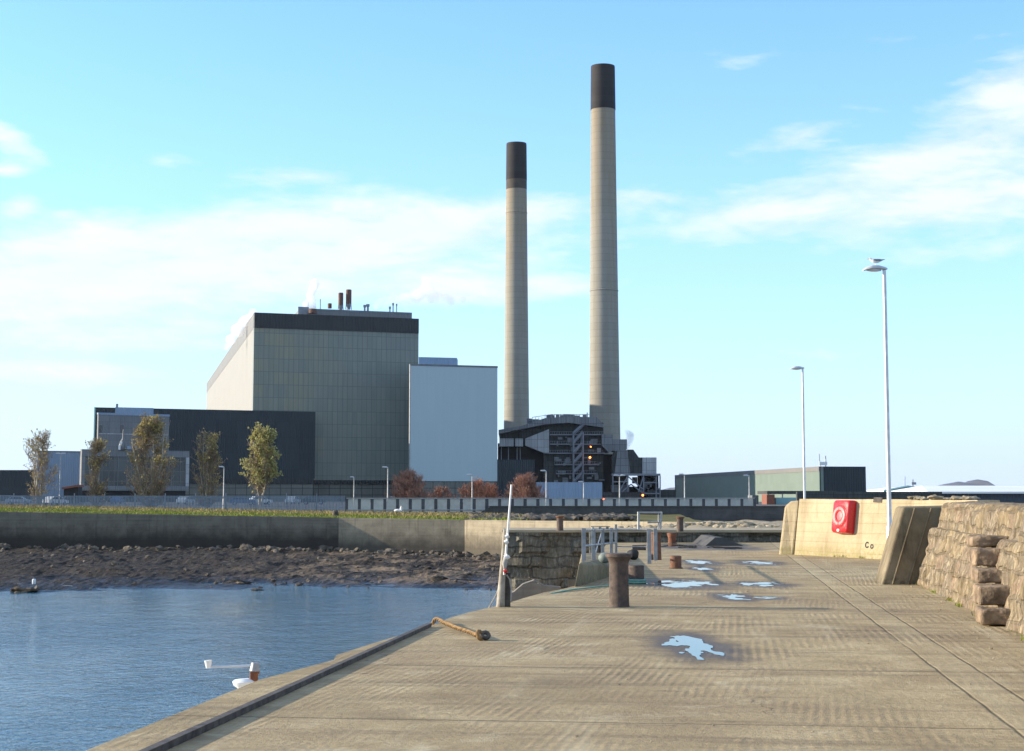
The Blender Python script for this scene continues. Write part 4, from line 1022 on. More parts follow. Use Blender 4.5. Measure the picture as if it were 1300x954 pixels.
# moored boat below the quay edge: only its wheelhouse top shows
by = 15.6; bx = -2.78; bt = empty('fishing_boat', (bx, by, -3.8), -AX); tag(bt, 'small white fishing boat moored below the quay edge', 'boat')
mb = MB(); secs = [(-4.2, .95, 1.15), (-2.5, 1.15, 1.05), (0, 1.25, 1.05), (2.0, 1.1, 1.2), (3.4, .6, 1.5), (4.2, .05, 1.75)]; n_ = 7
for y, w, h in secs:
    for k in range(n_):
        q = -1 + 2*k/(n_-1); a = abs(q); x = w * math.copysign(a**.6, q); z = -.5 + (h + .5) * (a ** 2.2); mb.v.append((x, y, z))
for i in range(len(secs)-1):
    for k in range(n_-1): a = i*n_+k; mb.f.append([a, a+1, a+n_+1, a+n_]); mb.m.append(0); mb.uv.append([(0, 0)]*4)
for i in (0, len(secs)-1):
    mb.f.append([i*n_+k for k in range(n_)]); mb.m.append(0); mb.uv.append([(0, 0)]*n_)
mb.build('hull', M['bluepaint'], bt, smooth=40)
mb = MB(); mb.prism([(-.9, -4.1), (.9, -4.1), (1.15, -2.5), (1.2, 0), (1.05, 2), (.55, 3.4), (0, 4.1), (-.55, 3.4), (-1.05, 2), (-1.2, 0), (-1.15, -2.5)], .95, 1.02); mb.build('deck', M['whitepaint'], bt)
mb = MB(); mb.prism([(-.5, -.55), (.5, -.55), (.5, .62), (-.5, .62)], 1.022, 2.90); wh = mb.build('wheelhouse', M['whitepaint'], bt, bevel=.05)
mb = MB(); mb.prism([(-.62, -.72), (.62, -.72), (.62, .76), (-.62, .76)], 2.902, [2.98, 2.98, 3.02, 3.02]); mb.build('roof', M['whitepaint'], wh, bevel=.05, bseg=3)
for sx in (-1, 1):
    mb = MB(); mb.box(sx * .505, .05, 2.35, .012, .8, .55); mb.build('window', M['darkglass'], wh)
mb = MB(); mb.box(0, -.555, 2.35, .8, .012, .55); mb.build('window', M['darkglass'], wh)
# fittings in world terms: bracket, rod, lamp
q0 = P(323, 858, by) - Vector((bx, by, -3.8))
ar = empty('mast_arm'); ar.parent = bt; Minv = Matrix.Rotation(AX, 4, 'Z')
def bl(px, py, dz=0.0): return Minv @ (P(px, py, by) - Vector((bx, by, -3.8)) + Vector((0, 0, dz)))
bpy.data.objects.remove(ar)
mb = MB(); mb.tube([bl(310, 863) * 1.0 + Vector((0, 0, -.75)), bl(310, 876), bl(310, 870), bl(310, 865.5), bl(310, 863), bl(310, 862)], [.035, .04, .10, .11, .09, .05], 14); mb.build('radar_base', M['whitepaint'], bt, smooth=60)
mb = MB(); mb.tube([bl(321, 940), bl(321, 875), bl(322.5, 857), bl(323.5, 852)], [.04, .045, .04, .05], 8); mb.build('bracket', M['rustred'], bt, smooth=60)
mb = MB(); mb.tube([bl(323, 852), bl(324, 841.5)], [.05, .035], 8); mb.build('bracket_head', M['galv'], bt, smooth=60)
mb = MB(); mb.tube([bl(266, 847), bl(319, 845.5)], .011, 8); mb.build('aerial_rod', M['palegalv'], bt, smooth=60)
mb = MB(); mb.tube([bl(264.5, 848.5), bl(264.5, 843.5), bl(264, 838.5)], [.022, .03, .034], 10); mb.build('white_lamp', M['whiteplastic'], bt, smooth=60)
# litter on the shore
g = G(75, 747.5, -3.8); mb = MB(); mb.box(g.x, g.y, -3.66, 1.5, .22, .07, R(4)); tag(mb.build('plank', M['timber'], bevel=.01), 'pale timber plank washed up at the left water edge', 'plank')
g = G(43, 744, -3.7); lt = empty('plastic_drum', (g.x, g.y, -3.6)); lt.scale = (.75,) * 3; tag(lt, 'small white plastic drum with a blue cap on the rocks at far left', 'drum')
mb = MB(); mb.lathe([(.12, 0), (.15, .05), (.15, .34), (.08, .42)], 14); mb.build('body', M['whiteplastic'], lt, smooth=40)
mb = MB(); mb.lathe([(.085, .42), (.08, .5)], 14); mb.build('cap', M['bluepaint'], lt, smooth=40)

# ================================================================== PROMENADE FENCES
YF = 150.8
fr = empty('slatted_fence'); tag(fr, 'pale slatted promenade fence with dark posts above the parapet wall', 'fence')
xa, xb = P(440, 640, YF).x, P(958, 640, YF).x
zf0, zf1 = .22, P(700, 632.6, YF).z
npan = 32; pw_ = (xb - xa) / npan
mb = MB()
for i in range(npan):
    n_ = 9
    for k in range(n_):
        x = xa + pw_ * (i + .13 + .74 * (k + .5) / n_); mb.box(x, YF, (zf0 + zf1 - .1)/2, pw_*.74/n_*.90, .03, zf1 - .1 - zf0)
mb.build('slats', M['podium2'] if 'podium2' in M else M['galv'], fr)
mb = MB(); mb.box((xa+xb)/2, YF - .05, zf1 - .02, xb - xa, .09, .10); mb.build('top_rail', M['galv'], fr)
mb = MB(); mb.box((xa+xb)/2, YF - .05, zf0 + .12, xb - xa, .06, .08); mb.build('bottom_rail', M['galv'], fr)
for i in range(npan + 1):
    mb = MB(); mb.box(xa + pw_*i, YF + .02, (zf0 + zf1)/2 - .03, pw_*.22, .12, zf1 - zf0 + .1); mb.build('post', M['fencepost'], fr)
pf = empty('palisade_fence'); tag(pf, 'blue grey palisade fence along the top of the grass bank', 'fence')
x0f, x1f = P(-60, 640, YF).x, xa - .1
def gz(x): return .82 + (x + 46) / 30.0 * -.58 if x < -16 else .24
mb = MB(); x = x0f
while x < x1f:
    z = gz(x); h = P(0, 629.5, YF).z - .0; mb.box(x, YF, (z - .15 + h)/2, .09, .02, h - z + .15); x += .135
mb.build('pales', M['shedblue2'], pf)
for hz in (.25, .95):
    mb = MB(); mb.tube([(x0f, YF + .03, gz(x0f) + hz * .8), (x1f, YF + .03, .25 + hz * 1.2)], .025, 4); mb.build('rail', M['shedblue2'], pf)
x = x0f
while x < x1f:
    mb = MB(); mb.box(x, YF + .06, 1.0, .08, .08, 1.7); mb.build('post', M['steelgrey'], pf); x += 2.75
# stone stump and white marker on the grass
g = P(426, 657, 138.0); mb = MB(); mb.lathe([(.26, -.35), (.25, .35), (.17, .48), (.06, .52)], 10, (g.x, 138.0, g.z + .1)); tag(mb.build('stone_stump', M['boulder'], smooth=40), 'short grey stone stump standing in the grass on the bank', 'stone stump')
g = P(507, 650, 147.0); wm = MB(); wm.ico((g.x - .15, 147.0, g.z + .12), .22, 2, (1.5, .8, .6), .3, br_); wm.tube([(g.x + .12, 147, g.z + .1), (g.x + .2, 147, g.z + .5)], [.13, .08], 8)
tag(wm.build('white_stone', M['whiteplastic'], smooth=180), 'small white upright stone on the grass in front of the slatted fence', 'white stone')

# ---- small lamp posts beyond the fence
def yard_lamp(px, ptop, D, lab, twin=False, zb=.1):
    t = P(px, ptop, D); root = empty('yard_lamp', (t.x, D, zb)); h = t.z - zb
    tag(root, lab, 'lamp post', 'lamp posts beyond the fence')
    mb = MB(); mb.lathe([(.085, 0), (.08, 1.2), (.06, 1.25), (.045, h)], 10); mb.build('pole', M['galv'], root, smooth=40)
    mb = MB()
    for s in ((-1, 1) if twin else (-1,)):
        mb.tube([(0, 0, h - .05), (s * .18, 0, h + .02), (s * .55, 0, h + .02)], [.04, .08, .05], 8)
    mb.build('lamp_head', M['lamphead'], root, smooth=60); return root
yard_lamp(77, 576, 185, 'dark headed lamp post in front of the pale blue shed on the left', True)
yard_lamp(284.5, 593, 175, 'slim lamp post between the two right hand autumn trees')
yard_lamp(449.5, 606, 230, 'thin bluish lamp post in front of the glazed boiler house base')
yard_lamp(492.5, 593.5, 160, 'pale lamp post just left of the first red brown bush')
yard_lamp(599.5, 603, 170, 'pale lamp post above the orange bush by the white block')
yard_lamp(693.5, 598, 158, 'pale lamp post just right of the largest brown bush')
yard_lamp(741, 612, 170, 'pale lamp post in front of the right end of the pale blue hoarding')
yard_lamp(786.5, 604, 158, 'twin headed pale lamp post in front of the steel pipe bridge', True)
yard_lamp(869, 602.5, 158, 'pale lamp post at the left corner of the low long building')
yard_lamp(951, 604, 175, 'pale lamp post in front of the pale green cladding of the low long building')

# ---- parked cars
def make_car(mat):
    root = empty('parked_car'); L, W = 4.2, 1.72
    prof = [(-2.1, .35), (2.1, .35), (2.1, .72), (1.95, .86), (1.15, .93), (.45, 1.42), (-1.1, 1.44), (-1.75, .98), (-2.08, .9)]
    mb = MB(); mb.front(prof, -W/2, W/2); mb.build('body', mat, root, bevel=.07, bseg=2)
    gl_ = [(1.0, .95), (.42, 1.34), (-1.05, 1.36), (-1.55, 1.0)]
    for s in (-1, 1):
        mb = MB(); y = s * (W/2 + .004); mb.front(gl_, min(y, y - s*.02), max(y, y - s*.02)); mb.build('side_window', M['darkglass'], root)
    mb = MB(); mb.add([(1.17, -.7, .955), (1.17, .7, .955), (.50, .62, 1.40), (.50, -.62, 1.40)], [[0, 1, 2, 3]]); mb.build('windscreen', M['darkglass'], root)
    for x in (-1.3, 1.3):
        for s in (-1, 1):
            mb = MB(); mb.tube([(x, s*(W/2 - .16), .31), (x, s*(W/2 + .015), .31)], .31, 16); wl = mb.build('wheel', M['rubber'], root, smooth=40)
            mb = MB(); mb.tube([(x, s*(W/2 + .0), .31), (x, s*(W/2 + .022), .31)], .19, 12); mb.build('rim', M['galv'], wl, smooth=40)
    return root
protos = {}
for i, (px, D, mt, rz, lab) in enumerate(((24, 285, 'carpaint1', 5, 'silver car parked behind the palisade fence at the far left'), (70, 270, 'carpaint2', 60, 'white car parked by the dark headed lamp post'),
        (92, 290, 'carpaint4', 20, 'dark car parked between the first two autumn trees'), (150, 300, 'carpaint3', 90, 'blue car parked behind the second autumn tree'), (236, 300, 'carpaint1', 75, 'silver car parked between the biggest tree and the tree right of it'),
        (308, 270, 'carpaint3', 8, 'blue car parked left of the slim yellow green tree'), (330, 290, 'carpaint2', 30, 'white car parked behind the slim yellow green tree'), (372, 310, 'carpaint1', 80, 'silver car parked right of the slim yellow green tree'),
        (398, 295, 'carpaint4', 0, 'dark car parked under the right end of the navy building'), (502, 255, 'carpaint1', 3, 'silver car seen through the slatted fence near the white stone'), (600, 260, 'carpaint2', 5, 'white car seen through the slatted fence under the orange bush'))):
    if mt not in protos: o = make_car(M[mt]); protos[mt] = o
    else: o = copy_tree(protos[mt])
    g = P(px, 636, D); o.location = (g.x, D, .1); o.rotation_euler = (0, 0, R(rz)); tag(o, lab, 'car', 'cars parked behind the fence')

# ================================================================== TREES
def tree(name, px, ptop, D, wpx, seed, label, leaf, stems, leaf_at, twigmat, barkm, nb=40, shape='oval', dens=1.0, base_h=.1, leaf_size=.16, tws=1.0):
    rg = random.Random(seed); b = P(px, 640, D); H = P(px, ptop, D).z - .1; Wd = wpx * D / F / 2
    root = empty(name, (b.x, D, .1)); tag(root, label, 'tree' if 'tree' in name else 'bush', 'autumn trees behind the fence' if 'tree' in name else 'red brown bushes behind the fence')
    tr, cr, lf = MB(), MB(), MB()
    def env(t):
        if shape == 'oval': return Wd * (math.sin(math.pi * min(1, max(0, (t - .12) / .95)) ** .9) ** .7 if t > .12 else .25)
        if shape == 'vase': return Wd * (.45 + 1.3 * t if t < .38 else .95 if t < .55 else max(.22, .95 - (t - .55) * 2.4) if t < .8 else .36)
        if shape == 'column': return Wd * (.55 + .5 * t if t < .5 else .80 - .9 * (t - .5) ** 1.2)
        if shape == 'slim': return Wd * (max(.0, .22 + .2 * t) if t < .25 else math.sin(math.pi * min(1, (t - .16) / .86)) ** .6)
        if shape == 'dome': return Wd * math.sqrt(max(.03, 1 - t * t))
        return Wd
    def leafquad(p, s):
        a = Vector((rg.gauss(0, 1), rg.gauss(0, 1), rg.gauss(0, 1))).normalized(); c = a.cross(Vector((rg.gauss(0, 1), rg.gauss(0, 1), rg.gauss(0, 1)))).normalized()
        a *= s; c *= s * .55
        lf.add([p - a, p + c, p + a, p - c], [[0, 1, 2, 3]])
    stemlist = []
    for st in range(stems):
        az = rg.uniform(0, 6.28) if stems > 1 else 0; spread = rg.uniform(.15, .75) * Wd if stems > 1 else .1 * Wd
        top = H * (rg.uniform(.72, 1.0) if st else 1.0); pts = []; n = 8
        wob = Vector((rg.uniform(-1, 1), rg.uniform(-1, 1), 0)) * Wd * .12
        for i in range(n + 1):
            t = i / n; r_ = spread * (t ** .75); pts.append(Vector((math.cos(az) * r_, math.sin(az) * r_, top * t)) + wob * math.sin(t * 5 + st) * t + Vector((rg.gauss(0, .03), rg.gauss(0, .03), 0)) * H * .12)
        r0 = (.032 if stems == 1 else .018) * H * rg.uniform(.7, 1.0)
        tr.tube(pts, [max(.015, r0 * (1 - .9 * i / n)) for i in range(n + 1)], 6); stemlist.append((pts, top))
    for bI in range(int(nb)):
        pts, top = rg.choice(stemlist); tz = H * (base_h + (1.0 - base_h) * rg.random() ** .85)
        e = env(tz / H); az = rg.uniform(0, 6.28); rr_ = e * rg.uniform(.3, 1.0) ** .6; end = Vector((math.cos(az) * rr_, math.sin(az) * rr_, tz))
        t = min(.97, max(.02, (tz - rr_ * rg.uniform(.7, 1.5) - .02 * H) / top)); i = min(len(pts) - 2, int(t * (len(pts) - 1))); f_ = t * (len(pts) - 1) - i
        p = pts[i].lerp(pts[i+1], f_); L = max(.3, (end - p).length)
        mid = p.lerp(end, .5) + Vector((rg.gauss(0, .06), rg.gauss(0, .06), -.06)) * L
        bp = [p, p.lerp(mid, .5) , mid, mid.lerp(end, .55) + Vector((0, 0, .04 * L)), end]; br0 = max(.012, .012 * L + .006)
        tr.tube(bp, [br0, br0 * .8, br0 * .6, br0 * .4, .008], 4)
        for k in range(int(17 * dens)):
            u = .15 + .85 * rg.random(); ii = min(3, int(u * 4)); q = bp[ii].lerp(bp[ii+1], u * 4 - ii)
            d = (end - p).normalized() * .7 + Vector((rg.gauss(0, .6), rg.gauss(0, .6), rg.uniform(.0, .9))); d.normalize(); tl2 = rg.uniform(.35, .95) * tws
            q2 = q + d * tl2 * .5 + Vector((rg.gauss(0, .05),) * 3); q3 = q + d * tl2 + Vector((0, 0, .08))
            cr.tube([q, q2, q3], [.024, .017, .010], 3, cap=False)
            for s_ in range(3):
                d2 = (d + Vector((rg.gauss(0, .6), rg.gauss(0, .6), rg.gauss(.15, .5)))).normalized(); q4 = q2.lerp(q3, rg.random()); q5 = q4 + d2 * rg.uniform(.2, .5) * tws
                cr.tube([q4, q5], [.016, .008], 3, cap=False)
                pl_ = leaf_at(q5.z / H) * (1.7 if mnoise.noise(q5 * .75 + Vector((seed, 0, 0))) > .02 else .22)
                for m_ in range(3):
                    if leaf and rg.random() < pl_: leafquad(q4.lerp(q5, rg.uniform(.3, 1.1)) + Vector((rg.gauss(0, .06), rg.gauss(0, .06), rg.gauss(0, .06))), leaf_size * rg.uniform(.6, 1.2))
    tr.build('trunk', barkm, root, smooth=180)
    cr.build('twigs' if leaf else 'crown', twigmat, root)
    if leaf and lf.f: lf.build('crown', leaf, root)
    return root
T = M
tree('autumn_tree', 48, 549, 185, 62, 21, 'nearly bare autumn tree at the far left in front of the pale blue shed', T['leaf_brown'], 5, lambda t: .06 if t < .6 else .10, T['twig'], T['bark'], 46, 'column', .8, .15, .15)
tree('autumn_tree', 123, 563, 185, 36, 22, 'narrow olive brown tree second from the left', T['leaf_brown'], 4, lambda t: .05 if t < .6 else .22, T['twig'], T['bark'], 46, 'column', 1.0, .08, .14)
tree('autumn_tree', 190, 532, 185, 76, 23, 'broadest bushy autumn tree with a thin yellow top', T['leaf_brown'], 7, lambda t: .05 if t < .5 else .30, T['twig'], T['bark'], 120, 'vase', 1.0, .05, .14)
tree('autumn_tree', 263, 551, 185, 52, 24, 'twiggy brown autumn tree beside the slim lamp post', T['leaf_brown'], 5, lambda t: .05 if t < .65 else .2, T['twig'], T['bark'], 58, 'column', 1.0, .06, .15)
tree('autumn_tree', 330, 542, 180, 46, 25, 'slim yellow green tree with a forked pale trunk', T['leaf_yellow'], 2, lambda t: .42 if t > .34 else .08, T['twig'], T['bark'], 56, 'slim', 1.0, .25, .17)
tree('red_bush', 519, 602, 178, 62, 31, 'red brown bare bush left of the white block', None, 12, lambda t: 0, T['redtwig'], T['redtwig'], 95, 'dome', 1.3, .05, tws=.8)
tree('red_bush', 608, 614, 178, 74, 32, 'low orange tinted bush in front of the white block', None, 14, lambda t: 0, T['orangetwig'], T['orangetwig'], 100, 'dome', 1.3, .05, tws=.7)
tree('red_bush', 668, 607, 176, 58, 33, 'largest rounded brown bush left of the pale blue hoarding', None, 12, lambda t: 0, T['redtwig'], T['redtwig'], 105, 'dome', 1.3, .05, tws=.8)
tree('red_bush', 560, 622, 182, 44, 34, 'low sparse bush between the red brown and the orange bushes', None, 10, lambda t: 0, T['redtwig'], T['redtwig'], 40, 'dome', 1.1, .05, tws=.6)

# ================================================================== POWER STATION
GZ = .1
FL = P(323, 397, 470); HB = FL.z; FR = G(531.5, 405, HB); BL = G(262.5, 487, HB)
FRd = FR; BR = FR + BL - FL
st = empty('boiler_house'); tag(st, 'huge glazed boiler house with a dark parapet band and a cream side wall', 'power station')
bandz = HB - 19.5 * 470 / F
lowz = P(400, 609.5, 470).z
def wallq(name, a, c, z0, z1, mat, parent, th=1.0, out=0.0):
    d = (c - a); d.z = 0; d.normalize(); n = Vector((-d.y, d.x, 0)); mb = MB()
    p = [a - n*out, c - n*out, c + n*th, a + n*th]; mb.prism([v.xy[:] for v in p], z0, z1); return mb.build(name, mat, parent)
def shrink(a, c, e): d = (c - a).normalized(); return a + d*e, c - d*e
a_, c_ = FL, FR
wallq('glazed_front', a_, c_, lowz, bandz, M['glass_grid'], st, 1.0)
wallq('front_band', a_, c_, bandz + .003, HB, M['navy2'], st, 1.0, .25)
wallq('base_strip', *shrink(a_, c_, .05), lowz - 1.2, lowz - .003, M['navy2'], st, 1.0, .3)
wallq('base_front', *shrink(a_, c_, .1), GZ - .3, lowz - 1.203, M['podium'], st, .9, -.1)
# side wall (left): runs from BL to FL
a2, c2 = BL, FL; d_ = (c2 - a2).normalized(); c2i = c2 - d_ * 1.003; 
wallq('side_wall', a2, c2i, GZ - .3, HB - 13.5, M['cream'], st, 1.0)
wallq('side_band', a2, c2i, HB - 13.497 + 0, HB, M['cream'] , st, 1.0) if False else None
wallq('side_upper', a2, c2i, HB - 13.497, bandz, M['cream'], st, 1.0)
wallq('side_band', a2, c2i, bandz + .003, HB, M['bandgrey'], st, 1.0, .05)
dR = (BR - FR).normalized(); FRi = FR + dR * 1.003
wallq('right_wall', FRi, BR, GZ - .3, HB, M['navy'], st, 1.0)
wallq('rear_wall', BR - (BR - BL).normalized()*1.1, BL + (BR - BL).normalized()*1.1, GZ, HB - .4, M['navy'], st, -1.0)
ins = 1.2
mb = MB(); cen = (FL + BR) / 2
pp = [v + (cen - v).normalized() * 2.0 for v in (FL, FR, BR, BL)]; mb.prism([v.xy[:] for v in pp], HB - 2.0, HB - .6); mb.build('roof', M['navy2'], st)
# penthouse on the roof
dF = (FR - FL).normalized(); dB = (BL - FL).normalized()
def on_roof(px, dback):     # point on a line parallel to the front, set back
    o = FL + dB * dback; d = ray(px, 397)
    # intersect vertical plane
    n = Vector((-dF.y, dF.x, 0)); t = (o - Vector((0, 0, EYE))).dot(n) / d.dot(n); q = Vector((0, 0, EYE)) + d * t; return Vector((q.x, q.y, HB))
SB = 9.0
r0, r1 = on_roof(381, SB), on_roof(523, SB)
def zat(py, p): return P(650, py, p.y).z
mb = MB(); mb.prism([r0.xy[:], r1.xy[:], (r1 + dB*60).xy[:], (r0 + dB*60).xy[:]], HB - .59, zat(391.5, r0)); ph = mb.build('penthouse', M['offgrey'], st)
mb = MB(); e0_, e1_ = on_roof(378.5, SB - 1.5), on_roof(392, SB - 1.5); mb.prism([e0_.xy[:], e1_.xy[:], (e1_ + dB*1.4).xy[:], (e0_ + dB*1.4).xy[:]], HB - .59, zat(389.5, e0_)); mb.build('vent_box', M['steelgrey'], st)
def rooflathe(px, py0, py1, rpx, sb, mat, name, prof=None):
    p = on_roof(px, sb); k = p.y / F; z0, z1 = zat(py1, p), zat(py0, p); r = rpx * k; mb = MB()
    mb.lathe([(r, z0), (r, z1 - .2), (r * .9, z1)], 18, (p.x, p.y, 0)); return mb.build(name, mat, st, smooth=40), p, k
for px, y0, y1, r in ((432.5, 372, 388.5, 3.2), (442.5, 368, 386.5, 3.6)):
    o, p, k = rooflathe(px, y0, y1, r, SB + 4, M['roofrust'], 'silo')
    z1 = zat(y1, p); zb = zat(391.6, p) - .4; mb = MB(); mb.lathe([(.4, zb), (.5, z1 - 1.2), (r*k*.98, z1 - .01)], 14, (p.x, p.y, 0))
    for q in range(4):
        a = q * math.pi/2 + .6; mb.tube([(p.x + math.cos(a)*r*k*1.15, p.y + math.sin(a)*r*k*1.15, zb), (p.x + math.cos(a)*r*k*.95, p.y + math.sin(a)*r*k*.95, z1 + .3)], .12, 5)
    mb.build('silo_legs', M['steelgrey'], o)
rooflathe(418.5, 385.5, 391.8, 2.6, SB + 4, M['roofrust'], 'roof_vent')
rooflathe(397, 392.5, 398, 5.2, SB - 3, M['roofrust'], 'steam_vent')
for px, y0, y1, w in ((463, 387.5, 392.2, 2.0), (467, 386.5, 392.2, 2.4), (495, 389.5, 394, 1.5), (499, 385, 394, 1.3), (503.5, 386, 394.5, 1.0)):
    p = on_roof(px, SB + 5); k = p.y / F; z0, z1 = zat(y1, p) - .8, zat(y0, p); mb = MB(); mb.box(p.x, p.y, (z0+z1)/2, w*k, w*k, z1 - z0); mb.box(p.x, p.y, z1 - .35, w*k*1.7, w*k*1.6, .7); mb.build('roof_ventilator', M['steelgrey'], st)
for px, y0 in ((391, 384), (406.5, 380)):
    p = on_roof(px, SB + 2); mb = MB(); mb.tube([(p.x, p.y, HB - .5), (p.x, p.y, zat(y0, p))], .14, 5); mb.build('aerial', M['steelgrey'], st)

# navy annexe in front
NL = P(120, 517.3, 446); NH = NL.z; NR = G(400.5, 523, NH)
dN = (NR - NL).normalized(); nN = Vector((-dN.y, dN.x, 0))
nb_ = empty('navy_turbine_hall'); tag(nb_, 'long dark navy clad hall in front of the boiler house', 'hall')
wallq('front_wall', NL, NR, P(380, 609.5, 446).z + .6, NH, M['navy'], nb_, 1.0)
mb = MB(); q = [NL + nN*1.003, NR + nN*1.003, NR + nN*14, NL + nN*14 + dN*2]; mb.prism([v.xy[:] for v in q], GZ, NH - .3); mb.build('hall_body', M['navy'], nb_)
wallq('lower_strip', *shrink(NL, NR, .4), P(380, 614, 446).z, P(380, 609.5, 446).z + .597, M['navy2'], nb_, .9, .2)
wallq('lower_panel', *shrink(NL, NR, .5), GZ - .3, P(380, 614, 446).z - .003, M['podium'], nb_, .9, -.1)
mb = MB(); p0, p1 = G(146, 517.6, NH + .3), G(194, 519.2, NH + .3)
wallq('roof_edge_panel', NL + dN * (26*446/F), NL + dN * (74.5*446/F), P(146, 524.5, 446).z, NH + .12, M['paleblue'], nb_, .3, .06)
wallq('edge_trim', NL - dN*.05, NL + dN*.25, GZ, NH + .1, M['tealroof'], nb_, .3, .08)
p = NL + dN * (26*446/F); mb = MB(); mb.box(p.x, p.y + 2, NH + .6, .5, .5, 1.1); mb.build('roof_vent', M['steelgrey'], nb_)
# white podium strip right part (lower boiler house frontage 400-520)
# office blocks
ob = empty('office_block'); tag(ob, 'grey clad office block with dark windows against the navy hall', 'office block')
OL = P(125, 526.5, 428); OH = OL.z; ORr = G(215, 529, OH)
def band(a, c, px0, px1, y0, y1, mat, name, out, th=.2):
    d = (c - a).normalized(); n = Vector((-d.y, d.x, 0)); 
    def hit(px):
        r_ = ray(px, 560); t = (a - Vector((0, 0, EYE))).dot(n) / r_.dot(n); return Vector((r_.x*t, r_.y*t, 0))
    A, B = hit(px0), hit(px1); z1, z0 = P(px0, y0, A.y).z, P(px0, y1, A.y).z
    return wallq(name, A, B, z0, z1, mat, ob, th, out)
wallq('facade', OL, ORr, GZ, OH, M['offgrey'], ob, .8)
wallq('roof_trim', OL - dN*.1, ORr + dN*.1, OH + .003, OH + .5, M['paleblue'], ob, .8, .1)
for x0, x1 in ((125.5, 129.5), (153, 156.5), (173.5, 176), (183.5, 187), (198, 201)): band(OL, ORr, x0, x1, 540, 550, M['darkglass'], 'window', .05, .1)
band(OL, ORr, 125.2, 213, 550.2, 551.2, M['plantpale'], 'sill_band', .08, .1)
band(OL, ORr, 152, 182, 566.5, 570.5, M['paleblue'], 'balcony_panel', .9, .5)
ob2 = empty('low_office'); tag(ob2, 'lower grey framed office block behind the autumn trees', 'office block')
QL = P(104, 570.5, 405); QH = QL.z; QR = G(240.5, 573, QH); _ob = ob; ob = ob2
wallq('top_beam', QL, QR, P(104, 579, 405).z, QH, M['offgrey'], ob2, .8, 0)
wallq('glazing', *shrink(QL, QR, .4), P(104, 617, 405).z + .003, P(104, 579, 405).z - .003, M['darkglass2'], ob2, .3, -.35)
wallq('base_beam', QL, QR, P(104, 623, 405).z, P(104, 617, 405).z, M['offgrey'], ob2, .8, 0)
wallq('plinth', *shrink(QL, QR, .5), GZ - .3, P(104, 623, 405).z - .003, M['plantblack'], ob2, 8, -.8)
dQ = (QR - QL).normalized()
for o_ in (0.0, (QR - QL).length - .9): wallq('end_column', QL + dQ*o_, QL + dQ*(o_ + .9), P(104, 617, 405).z + .003, P(104, 579, 405).z - .003, M['plantpale'] if o_ else M['offgrey'], ob2, 1, -.003)
for i in range(1, 12): wallq('mullion', QL + dQ*(i*(QR-QL).length/12 - .07), QL + dQ*(i*(QR-QL).length/12 + .07), P(104, 617, 405).z + .006, P(104, 579, 405).z - .006, M['offgrey'], ob2, .2, .2 - .45)
# small plant on low office roof
p = G(152.5, 571, QH); rp = empty('roof_plant', (p.x, p.y + 3, QH + .02)); tag(rp, 'small domed plant unit with a bright front on the low office roof', 'roof plant')
mb = MB(); mb.lathe([(.9, 0), (1.0, .1), (1.0, 1.3), (.7, 2.2), (.25, 2.8), (.2, 4.3), (.05, 5.2)], 14); mb.build('cowl', M['plantgrey'], rp, smooth=50)
mb = MB(); mb.box(-.65, -.95, .55, .5, .3, 1.1); mb.box(-.3, -.85, 1.7, .6, .4, .5); mb.build('white_duct', M['whiteplastic'], rp, bevel=.05)
# far left buildings
mb = MB(); a = P(-80, 597, 500); mb.prism([(P(-200, 597, 500).x, 500), (P(48, 597, 500).x, 500), (P(48, 597, 500).x, 540), (P(-200, 597, 500).x, 540)], GZ, a.z); tag(mb.build('dark_shed', M['navy']), 'low dark shed at the far left edge of the works', 'shed')
bs_ = empty('pale_shed'); tag(bs_, 'pale blue grey shed behind the leftmost autumn tree', 'shed')
sl, sr = P(47.5, 574, 440), P(105, 574.5, 446)
wallq('front_wall', sl, sr, GZ, sl.z, M['paleblue'], bs_, .8)
wallq('roof_edge', sl, sr, sl.z + .003, sl.z + .35, M['offgrey'], bs_, .8, .1)
cn = empty('site_hut'); tag(cn, 'small brown canopy hut by the dark headed lamp post', 'hut')
h0 = P(81, 620, 300); h1 = P(99, 617, 300)
mb = MB(); mb.front([(h0.x, GZ), (h1.x, GZ), (h1.x, h1.z - .2), (h0.x, h0.z - .2)], 300, 303); mb.build('walls', M['plantblack'], cn)
mb = MB(); mb.front([(h0.x - .3, h0.z - .19), (h1.x + .2, h1.z - .19), (h1.x + .2, h1.z + .2), (h0.x - .3, h0.z + .15)], 299.6, 303.4); mb.build('roof', M['brick'], cn)

# white block
wb = empty('white_block'); tag(wb, 'plain white clad block right of the boiler house', 'building')
WL = P(521.5, 464.5, 462); WH = WL.z; WR = G(631.5, 467.3, WH)
wallq('front_wall', WL, WR, P(521, 611, 462).z, WH, M['white'], wb, 1.0)
wallq('roof_trim', WL - dF*.1, WR + dF*.1, WH + .003, WH + .5, M['offgrey'], wb, 1.0, .08)
dW = (WR - WL).normalized(); nW = Vector((-dW.y, dW.x, 0))
mb = MB(); q = [WL + nW*1.003 + dW*.05, WR + nW*1.003 - dW*.05, WR + nW*20 - dW*2, WL + nW*20 + dW*6]; mb.prism([v.xy[:] for v in q], GZ, WH - .2); mb.build('block_body', M['white'], wb)
wallq('corner_trim', WL - dW*.25, WL - dW*.003, P(521, 611, 462).z, WH + .5, M['plantpale'], wb, .6, .05)
wallq('base', *shrink(WL, WR, .3), GZ - .3, P(521, 611, 462).z - .003, M['podium'], wb, .9, -.25)
tb0, tb1 = WL + dW*1.5 + nW*6, WL + dW*12.5 + nW*6; tb0.z = tb1.z = WH
